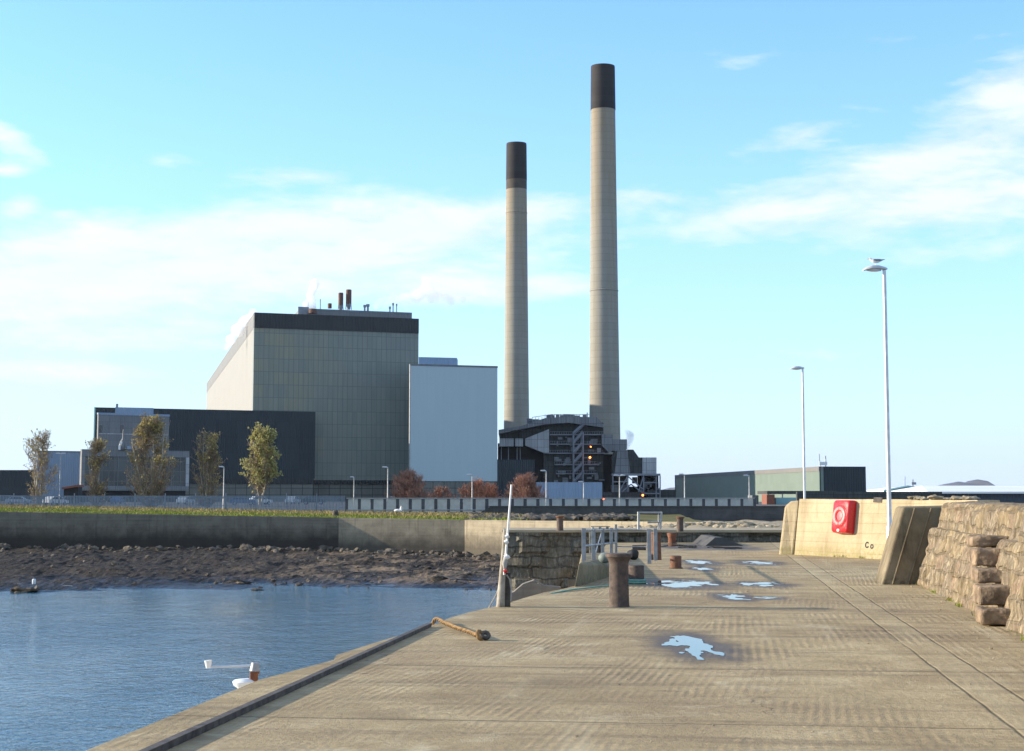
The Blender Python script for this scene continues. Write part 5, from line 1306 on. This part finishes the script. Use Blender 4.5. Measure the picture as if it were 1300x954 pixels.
mb = MB(); e0_, e1_ = P(531.5, 460, tb0.y), P(580, 460, tb0.y + 3); mb.prism([(e0_.x, e0_.y), (e1_.x, e1_.y), (e1_.x, e1_.y + 8), (e0_.x, e0_.y + 8)], WH - .3, P(550, 453.5, tb0.y).z); mb.build('roof_house', M['paleblue'], wb)

# chimneys
def chimneymat():
    m, b, bs, tc = newmat('chimney_concrete'); v = tc.outputs['Object']; z = b.n('ShaderNodeSeparateXYZ', {0: v}).outputs[2]
    f = b.math('ABSOLUTE', b.math('SUBTRACT', b.math('FRACT', b.math('DIVIDE', z, 2.4)), .5)); ring = b.lin(f, 0, .06, 1, 0)
    cell = b.n('ShaderNodeTexWhiteNoise', {'W': b.math('FLOOR', b.math('ADD', b.math('DIVIDE', z, 2.4), .5))}, noise_dimensions='1D').outputs[0]
    n1 = b.noise(b.scaled(v, .5, .5, .025), 1.0, 6, .65); n2 = b.noise(v, .35, 6, .7)
    col = b.mix(b.lin(cell, 0, 1, 0, .28), (.295, .285, .25), (.215, .208, .185))
    col = b.mix(b.lin(n1, .48, .72, 0, .6), col, (.24, .20, .14)); col = b.mix(b.lin(n2, .5, .75, 0, .4), col, (.34, .325, .28))
    up = b.lin(z, 78, 134, 0, .6); col = b.mix(b.math('MULTIPLY', up, b.lin(n1, .25, .6, .3, 1)), col, (.27, .195, .11))
    col = b.mix(b.math('MULTIPLY', ring, .35), col, (.13, .115, .09)); setp(b, bs, col=col, rough=.9, spec=.2, nrm=b.bump(b.math('ADD', n2, b.math('MULTIPLY', ring, -.4)), .4, .15)); return m
M['chimney'] = chimneymat(); M['soot'] = cladding('soot_black_cap', (.024, .022, .024), (.032, .03, .031), 30, 2.4, 0, (.015, .015, .015), .02, .85, .4)
M['soot2'] = plain('smoke_stained_concrete', (.06, .052, .046), (.09, .075, .06), .3, .9)
def chimney(pxt, pyt, wt, pxb, wb_, pyband, D, lab, stain=None):
    t = P(pxt, pyt, D); Hc = t.z - GZ; root = empty('chimney', (P((pxt + pxb)/2, 500, D).x, D, GZ)); tag(root, lab, 'chimney', 'power station chimneys')
    rt, rb = wt*D/F/2, wb_*D/F/2; zb = P(pxt, pyband, D).z - GZ
    R_ = lambda z: rb + (rt - rb) * (z / Hc) ** .85
    zs = [Hc * i / 40 for i in range(41)]
    lo = [z for z in zs if z < zb] + [zb]
    mb = MB(); mb.lathe([(R_(z), z) for z in lo], 64); mb.build('shaft', M['chimney'], root, smooth=40)
    mb = MB(); mb.lathe([(R_(zb) + .12, zb + .003), (R_(Hc) + .1, Hc - .5), (R_(Hc) + .02, Hc), (R_(Hc) - .8, Hc), (R_(Hc) - .8, Hc - 3)], 64); mb.build('black_cap', M['soot'], root, smooth=40)
    if stain:
        z0 = P(pxt, stain, D).z - GZ; mb = MB(); mb.lathe([(R_(z0) + .03, z0), (R_(zb) + .06, zb - .003)], 64); mb.build('smoke_stained_ring', M['soot2'], root, smooth=40)
    for zz in (Hc*.475,) if not stain else (Hc*.80,):
        mb = MB(); mb.lathe([(R_(zz) + .05, zz), (R_(zz) + .16, zz + .1), (R_(zz) + .16, zz + .35), (R_(zz) + .05, zz + .45)], 48); mb.build('ring_band', M['chimney'], root, smooth=40)
    return root
chimney(766.5, 84.5, 30.5, 768.5, 41.5, 140, 573, 'nearer chimney, the taller looking of the two with a solid black top')
chimney(657, 182.5, 25.5, 654.5, 34.5, 229, 700, 'farther chimney, the lower looking of the two with a smoke stained top', 241)

# ---- flue gas plant between block and chimneys
D0 = 520.0
pt = empty('flue_gas_plant'); tag(pt, 'dark steel flue gas plant with gantries and stairs below the chimneys', 'plant building')
def pz(x, y, D=D0): p = P(x, y, D); return (p.x, p.z)
def slab(name, pts, D, dep, mat, parent=pt, bevel=0):
    mb = MB(); q = [pz(x, y, D) for x, y in pts]
    ar_ = sum(q[i][0]*q[(i+1) % len(q)][1] - q[(i+1) % len(q)][0]*q[i][1] for i in range(len(q)))
    mb.front(q if ar_ > 0 else q[::-1], D, D + dep); return mb.build(name, mat, parent, bevel=bevel)
def rect(x0, y0, x1, y1): return [(x0, y1), (x1, y1), (x1, y0), (x0, y0)]
slab('main_casing', [(690, 640), (766, 640), (766, 537), (745, 533), (722, 534), (690, 537)], D0, 34, M['plant'])
slab('inlet_roof', [(633, 551), (633, 546), (662, 541), (692, 531), (722, 529), (758, 530), (766, 539), (766, 543), (722, 537), (692, 539)], D0 - 3, 37, M['plantgrey'])
slab('upper_left_casing', [(634, 566), (634, 552), (692, 540), (700, 545), (690, 566)], D0 + .5, 30, M['plant'])
slab('sheeted_duct', [(667, 566), (667, 557), (697, 545), (697, 575), (690, 575)], D0 - 2, 4, M['plantpale'])
slab('pale_panel', rect(634, 557, 652, 567), D0 - 1.5, 2, M['plantpale']); slab('pale_panel', rect(654, 557, 664, 567), D0 - 1.5, 2, M['plantpale'])
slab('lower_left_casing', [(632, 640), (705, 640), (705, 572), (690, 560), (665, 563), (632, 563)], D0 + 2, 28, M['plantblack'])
for x in (636, 645, 656, 660): slab('column', rect(x, 567.7, x + .9, 584), D0 + .4, .5, M['steelgrey'])
for y, x0, x1 in ((551.5, 698, 766), (563.5, 698, 766), (575, 690, 772), (589.5, 704, 757), (601, 706, 757)):
    slab('gantry', rect(x0, y, x1, y + 1.2), D0 - 1.5, 1.5, M['steelgrey'])
    mb = MB(); 
    for x in range(int(x0), int(x1), 3): a = P(x, y, D0 - 1.4); mb.tube([a, P(x, y - 3.2, D0 - 1.4)], .045, 4)
    mb.tube([P(x0, y - 3.2, D0 - 1.4), P(x1, y - 3.2, D0 - 1.4)], .05, 4); mb.build('handrail', M['steelgrey'], pt)
stt = MB()
for x in (728, 740): stt.tube([P(x, 640, D0 - 2.5), P(x, 549, D0 - 2.5)], .30, 4)
stt.build('stair_posts', M['steelgrey'], pt)
ys = [549, 562, 575, 588, 600, 612]
for i in range(5):
    mb = MB(); mb.tube([P(728.5, ys[i+1], D0 - 2.5), P(739.5, ys[i] + 1, D0 - 2.5)], [.38, .38], 4); mb.tube([P(728.5, ys[i+1] - 3, D0 - 2.5), P(739.5, ys[i] - 2, D0 - 2.5)], .1, 4); mb.build('stair_flight', M['steelgrey'], pt)
mb = MB(); mb.tube([P(728, 550.5, D0 - 2.4), P(742, 538, D0 - 2.4)], .55, 4); mb.build('inclined_walkway', M['steelgrey'], pt)
# rooftop rails and clutter
rr = random.Random(6); mb = MB()
for x in range(676, 748, 4):
    yb = 534 if x < 690 else 530; mb.tube([P(x, yb + 1, D0 + 4), P(x, yb - 4.0, D0 + 4)], .07, 4)
mb.tube([P(676, 530, D0 + 4), P(700, 526.5, D0 + 4), P(748, 526.5, D0 + 4)], .08, 4); mb.build('roof_handrail', M['steelgrey'], pt)
for i in range(16):
    mb = MB(); x = rr.uniform(672, 746); yb = 535 if x < 690 else 530; a = P(x, yb, D0 + 8 + rr.uniform(0, 15)); mb.box(a.x, a.y, a.z, rr.uniform(.6, 2.8), 2, rr.uniform(.6, 2.0)); mb.build('roof_unit', M['plantgrey'], pt)
mb = MB(); mb.tube([P(745.5, 533, D0), P(745.5, 524, D0)], .18, 5); mb.build('roof_mast', M['steelgrey'], pt)
# dark clutter on the casing face
for i in range(46):
    mb = MB(); x = rr.uniform(700, 764); y = rr.uniform(555, 632); a = P(x, y, D0 - rr.uniform(.2, .8)); mb.box(a.x, a.y, a.z, rr.uniform(.4, 2.2), 1.4, rr.uniform(.3, 1.6)); mb.build('casing_fitting', M['plantgrey'], pt)
slab('white_unit', rect(758, 569, 763, 574.5), D0 - 1.2, 1, M['plantpale'])
# hopper group on the right
slab('precipitator_hopper', [(764, 551.5), (764, 566), (773, 575), (778, 572), (778, 552)], D0 - 4, 16, M['plantgrey'])
slab('upper_box', [(778, 572), (778, 558), (796, 558), (796, 570), (790, 577)], D0 - 3, 12, M['plantgrey'])
slab('inclined_chute', [(780, 602), (784, 572), (797, 572), (800, 602)], D0 - 6, 8, M['plantgrey'])
slab('chute_side', [(777, 602), (777, 580), (781, 574), (784, 572), (779.5, 602)], D0 - 5, 8, M['plant'])
slab('sloped_casing', [(796, 602), (797, 571), (804, 571), (811, 581), (815.5, 581), (815.5, 602)], D0 - 2, 12, M['plant'])
slab('pale_tower', rect(815.6, 581, 833.5, 602), D0 - 2.5, 9, M['plantpale'])
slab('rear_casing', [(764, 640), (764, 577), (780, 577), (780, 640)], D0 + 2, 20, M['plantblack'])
slab('bridge_deck', rect(777, 601.5, 838.5, 604), D0 - 8, 6, M['steelgrey'])
mb = MB()
for x in (778, 797, 817, 833, 838): mb.tube([P(x, 604, D0 - 7.5), P(x, 641, D0 - 7.5)], .22, 5)
for x0, y0, x1, y1 in ((778, 641, 797, 604), (790, 625, 801, 615), (801, 615, 817, 627), (797, 605, 817, 622), (778, 612, 797, 612), (817, 613, 833, 613), (817, 627, 838, 627), (806, 641, 817, 604)): mb.tube([P(x0, y0, D0 - 7.5), P(x1, y1, D0 - 7.5)], .2, 5)
mb.build('pipe_bridge_frame', M['steelgrey'], pt)
slab('pump_house', rect(776.5, 616, 799, 640), D0 - 4, 5, M['plantgrey']); slab('low_store', [(764, 641), (764, 625), (812, 625), (818, 630), (818, 641)], D0 - 12, 4, M['plant'])
for i in range(26):
    mb = MB(); x = rr.uniform(817, 835); y = rr.uniform(606, 624); a = P(x, y, D0 - 4); mb.box(a.x, a.y, a.z, rr.uniform(.5, 2.2), 1.5, rr.uniform(.4, 1.8)); mb.build('pipework_unit', M['plantgrey'], pt)
slab('dark_low_wing', rect(823, 622, 858, 642), D0 - 6, 10, M['plant'])
slab('pale_shutter', rect(803, 606, 809, 614), D0 + 4, 2, M['plantpale'])
for i, (x, y, lab) in enumerate(((750, 567.5, 'upper small orange lamp on the flue gas plant'), (749, 581, 'brighter orange lamp below the upper one on the flue gas plant'), (766, 633.5, 'low orange lamp right of the pale blue hoarding'), (816, 629, 'orange lamp under the pale tower at the pipe bridge'))):
    a = P(x, y, D0 - (3 if i < 2 else 14)); lo = empty('orange_lamp', a); tag(lo, lab, 'lamp', 'orange lamps on the plant')
    mb = MB(); mb.ico((0, 0, 0), .33 if i else .22, 2); mb.build('bulb', M['orange_lamp'], lo, smooth=180)
    mb = MB(); mb.box(0, .42, .25, .7, .25, .9); mb.build('bracket', M['plantblack'], lo)
nv = slab('navy_annexe', [(626.5, 616), (626.5, 583.5), (678.5, 584), (678.5, 616), (678.5, 640), (626.5, 640)], 470, 30, M['navy'], None); tag(nv, 'square navy clad annexe behind the largest brown bush', 'building')
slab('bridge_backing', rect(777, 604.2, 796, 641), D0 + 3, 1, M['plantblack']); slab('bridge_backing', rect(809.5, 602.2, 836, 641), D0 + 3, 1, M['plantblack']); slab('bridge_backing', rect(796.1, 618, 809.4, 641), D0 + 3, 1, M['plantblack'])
hb = slab('pale_hoarding', rect(681, 612.5, 764.5, 640), 330, .4, M['paleblue'], None); tag(hb, 'pale blue flat hoarding wall in front of the flue gas plant', 'hoarding')

# ---- low long building, right
lb = empty('low_long_building'); tag(lb, 'low long building with a dark end and a pale green sunlit side', 'building')
LC_ = P(1040, 592.5, 390); LH = LC_.z; LA = G(857, 603.5, LH); LR = G(1099, 592.8, LH)
LR = P(1099, 592.8, 392); 
wallq('side_wall', LA, LC_, GZ, LH - 1.1, M['green_glass'], lb, 1.0)
wallq('side_eaves', LA, LC_, LH - 1.097, LH, M['bandgrey'], lb, 1.0, .1)
dL = (LC_ - LA).normalized()
wallq('end_wall', LC_ + Vector((.12, 0, 0)), LR, GZ, LH + .01, M['navy'], lb, 1.0)
mb = MB(); q = [LA + Vector((1.2, 1, 0)), LC_ + Vector((1.2, 1.2, 0)), LR + Vector((-.4, 1.2, 0)), LR + Vector((-.4, 150, 0))]; mb.prism([v.xy[:] for v in q], GZ, LH - .25); mb.build('roof_body', M['navy2'], lb)
wallq('downpipe', LA + dL*.1, LA + dL*.5, GZ, LH, M['navy'], lb, .3, .12)
p = P(1045, 586, 400); rm = empty('roof_mast', (p.x, 400, LH)); tag(rm, 'small white aerial frame on the roof of the low long building', 'aerial')
mb = MB()
for dx in (-.7, .6): mb.tube([(dx, 0, -.3), (dx, 0, P(1045, 586 if dx < 0 else 583, 400).z - LH)], .16, 6)
mb.box(0, 0, .9, 1.9, .4, .8); mb.build('frame', M['whiteplastic'], rm)
mb = MB(); mb.tube([(-.8, 0, .5), (-.9, 0, P(1045, 576.5, 400).z - LH)], .09, 5); mb.tube([(.7, 0, .5), (.6, 0, P(1045, 579, 400).z - LH)], .13, 5); mb.build('aerials', M['steelgrey'], rm)
# lorry park things in front of it
def slabt(name, pts, D, dep, mat, lab, cat, group=None):
    o = slab(name, pts, D, dep, mat, None); return tag(o, lab, cat, group)
lean = empty('open_canopy'); tag(lean, 'dark flat canopy in front of the low long building', 'canopy')
slab('canopy_roof', rect(974, 623.5, 1062, 627.5), 300, 12, M['plant'], lean)
for x in (975.5, 993, 1012, 1030): slab('canopy_post', rect(x, 627.6, x + 1, 642), 300.3, .3, M['steelgrey'], lean)
slabt('red_container', rect(973.5, 628, 983.5, 642), 296, 6, M['brick'], 'brick red container standing under the dark canopy', 'container')
slabt('grey_container', rect(955, 629, 963, 642), 310, 6, M['offgrey'], 'grey container beside the pale green cladding', 'container')
slabt('teal_container', rect(985, 632, 1013, 642), 299, 6, M['tealroof'], 'teal blue container to the right of the brick red one', 'container')
# long dark wall and white roofed shed far right
ds = slabt('dark_yard_wall', rect(1012, 624.5, 1196, 642), 250, 1.0, M['plant'], 'long low dark brown wall behind the concrete quay wall', 'wall')
fs_ = empty('white_roofed_shed'); tag(fs_, 'long white roofed shed with slate blue walls at the right edge', 'shed')
slab('front_wall', rect(1190, 624.8, 1420, 646), 262, 30, M['shedblue'], fs_)
a, c = P(1178, 624.5, 261), P(1420, 624.3, 261); top = P(1180, 617.3, 300).z
mb = MB(); z0 = a.z + .003; mb.add([(a.x, 261, z0), (c.x, 261, z0), (c.x, 290, top), (P(1170, 617, 290).x, 290, top), (a.x, 261, z0 - .3), (c.x, 261, z0 - .3), (c.x, 322, z0), (P(1170, 617, 290).x, 322, z0)], [[0, 1, 2, 3], [4, 5, 1, 0], [3, 2, 6, 7], [0, 3, 7, 4]]); mb.build('roof', M['roofwhite'], fs_)
gs = empty('gable_shed'); tag(gs, 'pale shed with a shallow teal gable beyond the dark wall', 'shed')
slab('gable_wall', [(1128, 642), (1196, 642), (1196, 624.4), (1152, 618.6), (1128, 622)], 330, 20, M['roofwhite'], gs)
mb = MB(); mb.tube([P(1122, 623.5, 329.5), P(1152, 617.8, 329.5), P(1200, 625.2, 329.5)], .22, 5); mb.build('verge_trim', M['tealroof'], gs)
for px, y, lab in ((1149, 605, 'thin aerial rising behind the gable shed'), (1159, 609, 'small aerial with a crosspiece on the gable shed ridge')):
    mb = MB(); mb.tube([P(px, 622, 345), P(px, y, 345)], .07 if px == 1149 else .14, 5)
    if px == 1159: a = P(px, 614, 345); mb.box(a.x + .2, 345, a.z, .9, .3, .5)
    tag(mb.build('aerial', M['steelgrey']), lab, 'aerial')

# ================================================================== STEAM
def steammat(name, dens, scale):
    m = bpy.data.materials.new(name); m.use_nodes = True; nt = m.node_tree; nt.nodes.clear(); b = NB(nt)
    tc = b.n('ShaderNodeTexCoord'); n1 = b.noise(tc.outputs['Object'], scale, 5, .6)
    pvn = b.n('ShaderNodeVolumePrincipled', {'Color': (.995, .995, 1, 1), 'Anisotropy': .0, 'Density': b.math('MULTIPLY', b.lin(n1, .38, .62), dens)})
    b.n('ShaderNodeOutputMaterial', {'Volume': pvn.outputs[0]}); return m
def steam(name, blobs, D, dens, lab, scale=.12):
    mb = MB(); sr_ = random.Random(len(blobs))
    c0_ = P(*blobs[0][:2], D)
    for i, (x, y, r) in enumerate(blobs):
        p = P(x, y, D) - c0_; k = D / F; mb.ico(p, r*k, 3, (1, 1, 1), .45, sr_)
    o = mb.build(name, steammat(name + '_volume', dens, scale)); o.location = c0_
    # one closed skin round all puffs
    rm_ = o.modifiers.new('remesh', 'REMESH'); rm_.mode = 'VOXEL'; rm_.voxel_size = .5
    return tag(o, lab, 'steam', kind='stuff')
steam('steam', [(397, 389, 5), (396, 382, 5.5), (394, 375, 6), (397, 367, 6), (400, 360, 6), (388, 386, 5)], 486, 1.6, 'white steam rising from the rusty vent on the boiler house roof')
steam('steam', [(322, 398, 7), (313, 408, 9), (302, 420, 9), (293, 432, 7), (287, 441, 5)], 500, .6, 'thin white steam drifting beside the left edge of the boiler house')
steam('steam', [(478, 388, 6), (488, 384, 8), (500, 380, 8), (514, 379, 9), (529, 375, 10), (542, 368, 9), (541, 358, 8), (553, 378, 9), (570, 381, 8), (588, 381, 6)], 520, .22, 'broad white steam drifting right above the boiler house roof')
steam('steam', [(795, 569, 4), (798, 562, 5.5), (800, 554, 6), (797, 549, 4)], 530, .6, 'small puff of white steam beside the base of the nearer chimney')

hm = bpy.data.materials.new('sea_haze'); hm.use_nodes = True; hm.node_tree.nodes.clear(); hb_ = NB(hm.node_tree)
hv = hb_.n('ShaderNodeVolumePrincipled', {'Color': (.86, .93, 1.0, 1), 'Density': 2.0e-5, 'Anisotropy': .3}); hb_.n('ShaderNodeOutputMaterial', {'Volume': hv.outputs[0]})
mb = MB(); mb.prism([(-8200, -420), (8200, -420), (8200, 11700), (-8200, 11700)], -6.5, 158); hz_ = mb.build('haze', hm); hz_['kind'] = 'stuff'; hz_['label'] = 'thin pale haze over the harbour and the far hills'; hz_['category'] = 'haze'
# ================================================================== LIGHT, SKY, CAMERA
EL, AZ = R(15.0), R(8.0)
sdir = Vector((-math.cos(EL) * math.cos(AZ), math.cos(EL) * math.sin(AZ), math.sin(EL)))
sun = bpy.data.lights.new('sun', 'SUN'); sun.energy = 5.0; sun.angle = R(.53); sun.color = (1.0, .86, .66)
so = bpy.data.objects.new('sun', sun); C.objects.link(so); so.rotation_euler = sdir.to_track_quat('Z', 'Y').to_euler()
w = bpy.data.worlds.new('World'); SC.world = w; w.use_nodes = True; nt = w.node_tree; nt.nodes.clear(); b = NB(nt)
sky = b.n('ShaderNodeTexSky', sky_type='NISHITA', sun_disc=False, sun_elevation=EL, sun_rotation=math.atan2(sdir.x, sdir.y), altitude=0, air_density=1.0, dust_density=.6, ozone_density=2.5)
tc = b.n('ShaderNodeTexCoord'); dv = tc.outputs['Generated']; s3 = b.n('ShaderNodeSeparateXYZ', {0: dv}); X, Y, Z = s3.outputs
hl = b.math('MAXIMUM', b.math('SQRT', b.math('ADD', b.math('MULTIPLY', X, X), b.math('MULTIPLY', Y, Y))), .001)
el = b.math('DIVIDE', Z, hl); az = b.math('ARCTAN2', X, Y)
skyc = sky.outputs[0]
SKYGAIN = (.86, 1.17, 1.46)
skyc = b.mix(1.0, skyc, SKYGAIN, 'MULTIPLY')
skyc = b.mix(b.math('MULTIPLY', b.math('POWER', 2.718, b.math('MULTIPLY', b.math('MAXIMUM', el, 0.0), -8.6)), .95), skyc, (2.85, 3.45, 4.6))
# clouds: placed by bearing and height above the horizon
vec = b.n('ShaderNodeCombineXYZ', {0: az, 1: b.math('MULTIPLY', el, 2.1), 2: 0.0}).outputs[0]
wv = b.vmath('ADD', vec, b.vmath('SCALE', b.vmath('SUBTRACT', b.n('ShaderNodeTexNoise', {'Vector': vec, 'Scale': 9.0, 'Detail': 3}).outputs['Color'], (.5, .5, .5)).outputs[0]).outputs[0]).outputs[0]
for nd in nt.nodes:
    if nd.type == 'VECT_MATH' and nd.operation == 'SCALE': nd.inputs['Scale'].default_value = .035
CL = [(330, 300, 250, 42, -.10, 1.0), (110, 345, 190, 50, -.05, 1.0), (540, 290, 150, 30, 0, .95), (400, 345, 260, 34, 0, .85), (40, 390, 140, 30, 0, .8), (575, 372, 90, 16, 0, .75), (712, 362, 58, 13, .05, .85), (815, 252, 60, 14, -.05, .6),
      (1225, 255, 200, 36, -.12, .9), (1190, 200, 160, 34, -.18, .85), (1285, 115, 80, 46, -.3, .85), (960, 272, 120, 26, -.12, .78), (1020, 172, 80, 20, -.25, .55), (1250, 320, 120, 20, -.1, .45),
      (8, 174, 36, 16, .5, .85), (50, 200, 22, 9, .4, .6), (12, 216, 30, 9, 0, .7), (28, 262, 24, 13, -.3, .75), (80, 272, 18, 6, 0, .55), (215, 205, 60, 12, 0, .4), (380, 224, 70, 12, -.05, .6), (50, 470, 150, 16, 0, .75), (150, 435, 160, 14, 0, .6), (240, 408, 120, 14, 0, .5), (850, 80, 100, 20, 0, .3), (1080, 60, 110, 20, -.1, .3), (690, 265, 60, 16, 0, .55), (1050, 450, 260, 14, 0, .2)]
mask = None
for cx, cy, rx, ry, rot, stg in CL:
    d = ray(cx, cy); a0 = math.atan2(d.x, d.y); e0 = d.z / math.hypot(d.x, d.y)
    dx = b.math('SUBTRACT', az, a0); dy = b.math('SUBTRACT', el, e0); c_, s_ = math.cos(-rot), math.sin(-rot)
    uu = b.math('ADD', b.math('MULTIPLY', dx, c_ / (rx / F)), b.math('MULTIPLY', dy, s_ / (rx / F)))
    vv = b.math('ADD', b.math('MULTIPLY', dx, -s_ / (ry / F)), b.math('MULTIPLY', dy, c_ / (ry / F)))
    r2 = b.math('ADD', b.math('MULTIPLY', uu, uu), b.math('MULTIPLY', vv, vv))
    gsn = b.math('MULTIPLY', b.math('POWER', 2.718, b.math('MULTIPLY', r2, -.8)), stg)
    mask = gsn if mask is None else b.math('ADD', mask, b.math('MULTIPLY', gsn, b.math('SUBTRACT', 1.0, b.math('MINIMUM', mask, 1.0))))
away = b.math('MULTIPLY', b.lin(Y, .75, .45), .55)        # generic cloud field out of the photograph's view
mask = b.math('MAXIMUM', mask, away)
n1 = b.noise(b.scaled(wv, 1, 1.5, 1), 17, 8, .6); n2 = b.noise(b.scaled(wv, 1, 1.8, 1), 60, 6, .62)
nn = b.math('ADD', b.math('MULTIPLY', n1, .72), b.math('MULTIPLY', n2, .28))
cl = b.lin(b.math('ADD', b.math('MULTIPLY', mask, .62), nn), .67, 1.05, 0, 1)
cl = b.math('MULTIPLY', cl, b.lin(el, -.01, .03))
CLOUD = (3.75, 4.05, 4.2)
shade = b.lin(n1, .35, .7, .92, 1.05)
ccol = b.vmath('SCALE', CLOUD); nt.links.new(shade, ccol.inputs['Scale'])
skyc = b.mix(b.math('MULTIPLY', cl, .9), skyc, ccol.outputs[0])
bg = b.n('ShaderNodeBackground', {'Color': skyc, 'Strength': .15}); b.n('ShaderNodeOutputWorld', {'Surface': bg.outputs[0]})

cam = bpy.data.cameras.new('camera'); co = bpy.data.objects.new('camera', cam); C.objects.link(co); SC.camera = co
cam.sensor_width = 36; cam.sensor_fit = 'HORIZONTAL'; cam.lens = 36 * F / 1300; cam.shift_y = -(477 - PY) / 1300
cam.clip_start = .1; cam.clip_end = 40000
co.location = (0, 0, EYE); co.rotation_euler = (R(90) + PITCH, 0, 0)
SC.render.resolution_x, SC.render.resolution_y = 1024, 751
SC.view_settings.view_transform = 'Standard'; SC.view_settings.look = 'None'; SC.view_settings.gamma = 1; SC.view_settings.exposure = .82
SC.cycles.volume_bounces = 10; SC.cycles.max_bounces = 6; SC.cycles.diffuse_bounces = 3; SC.cycles.volume_step_rate = 2.0
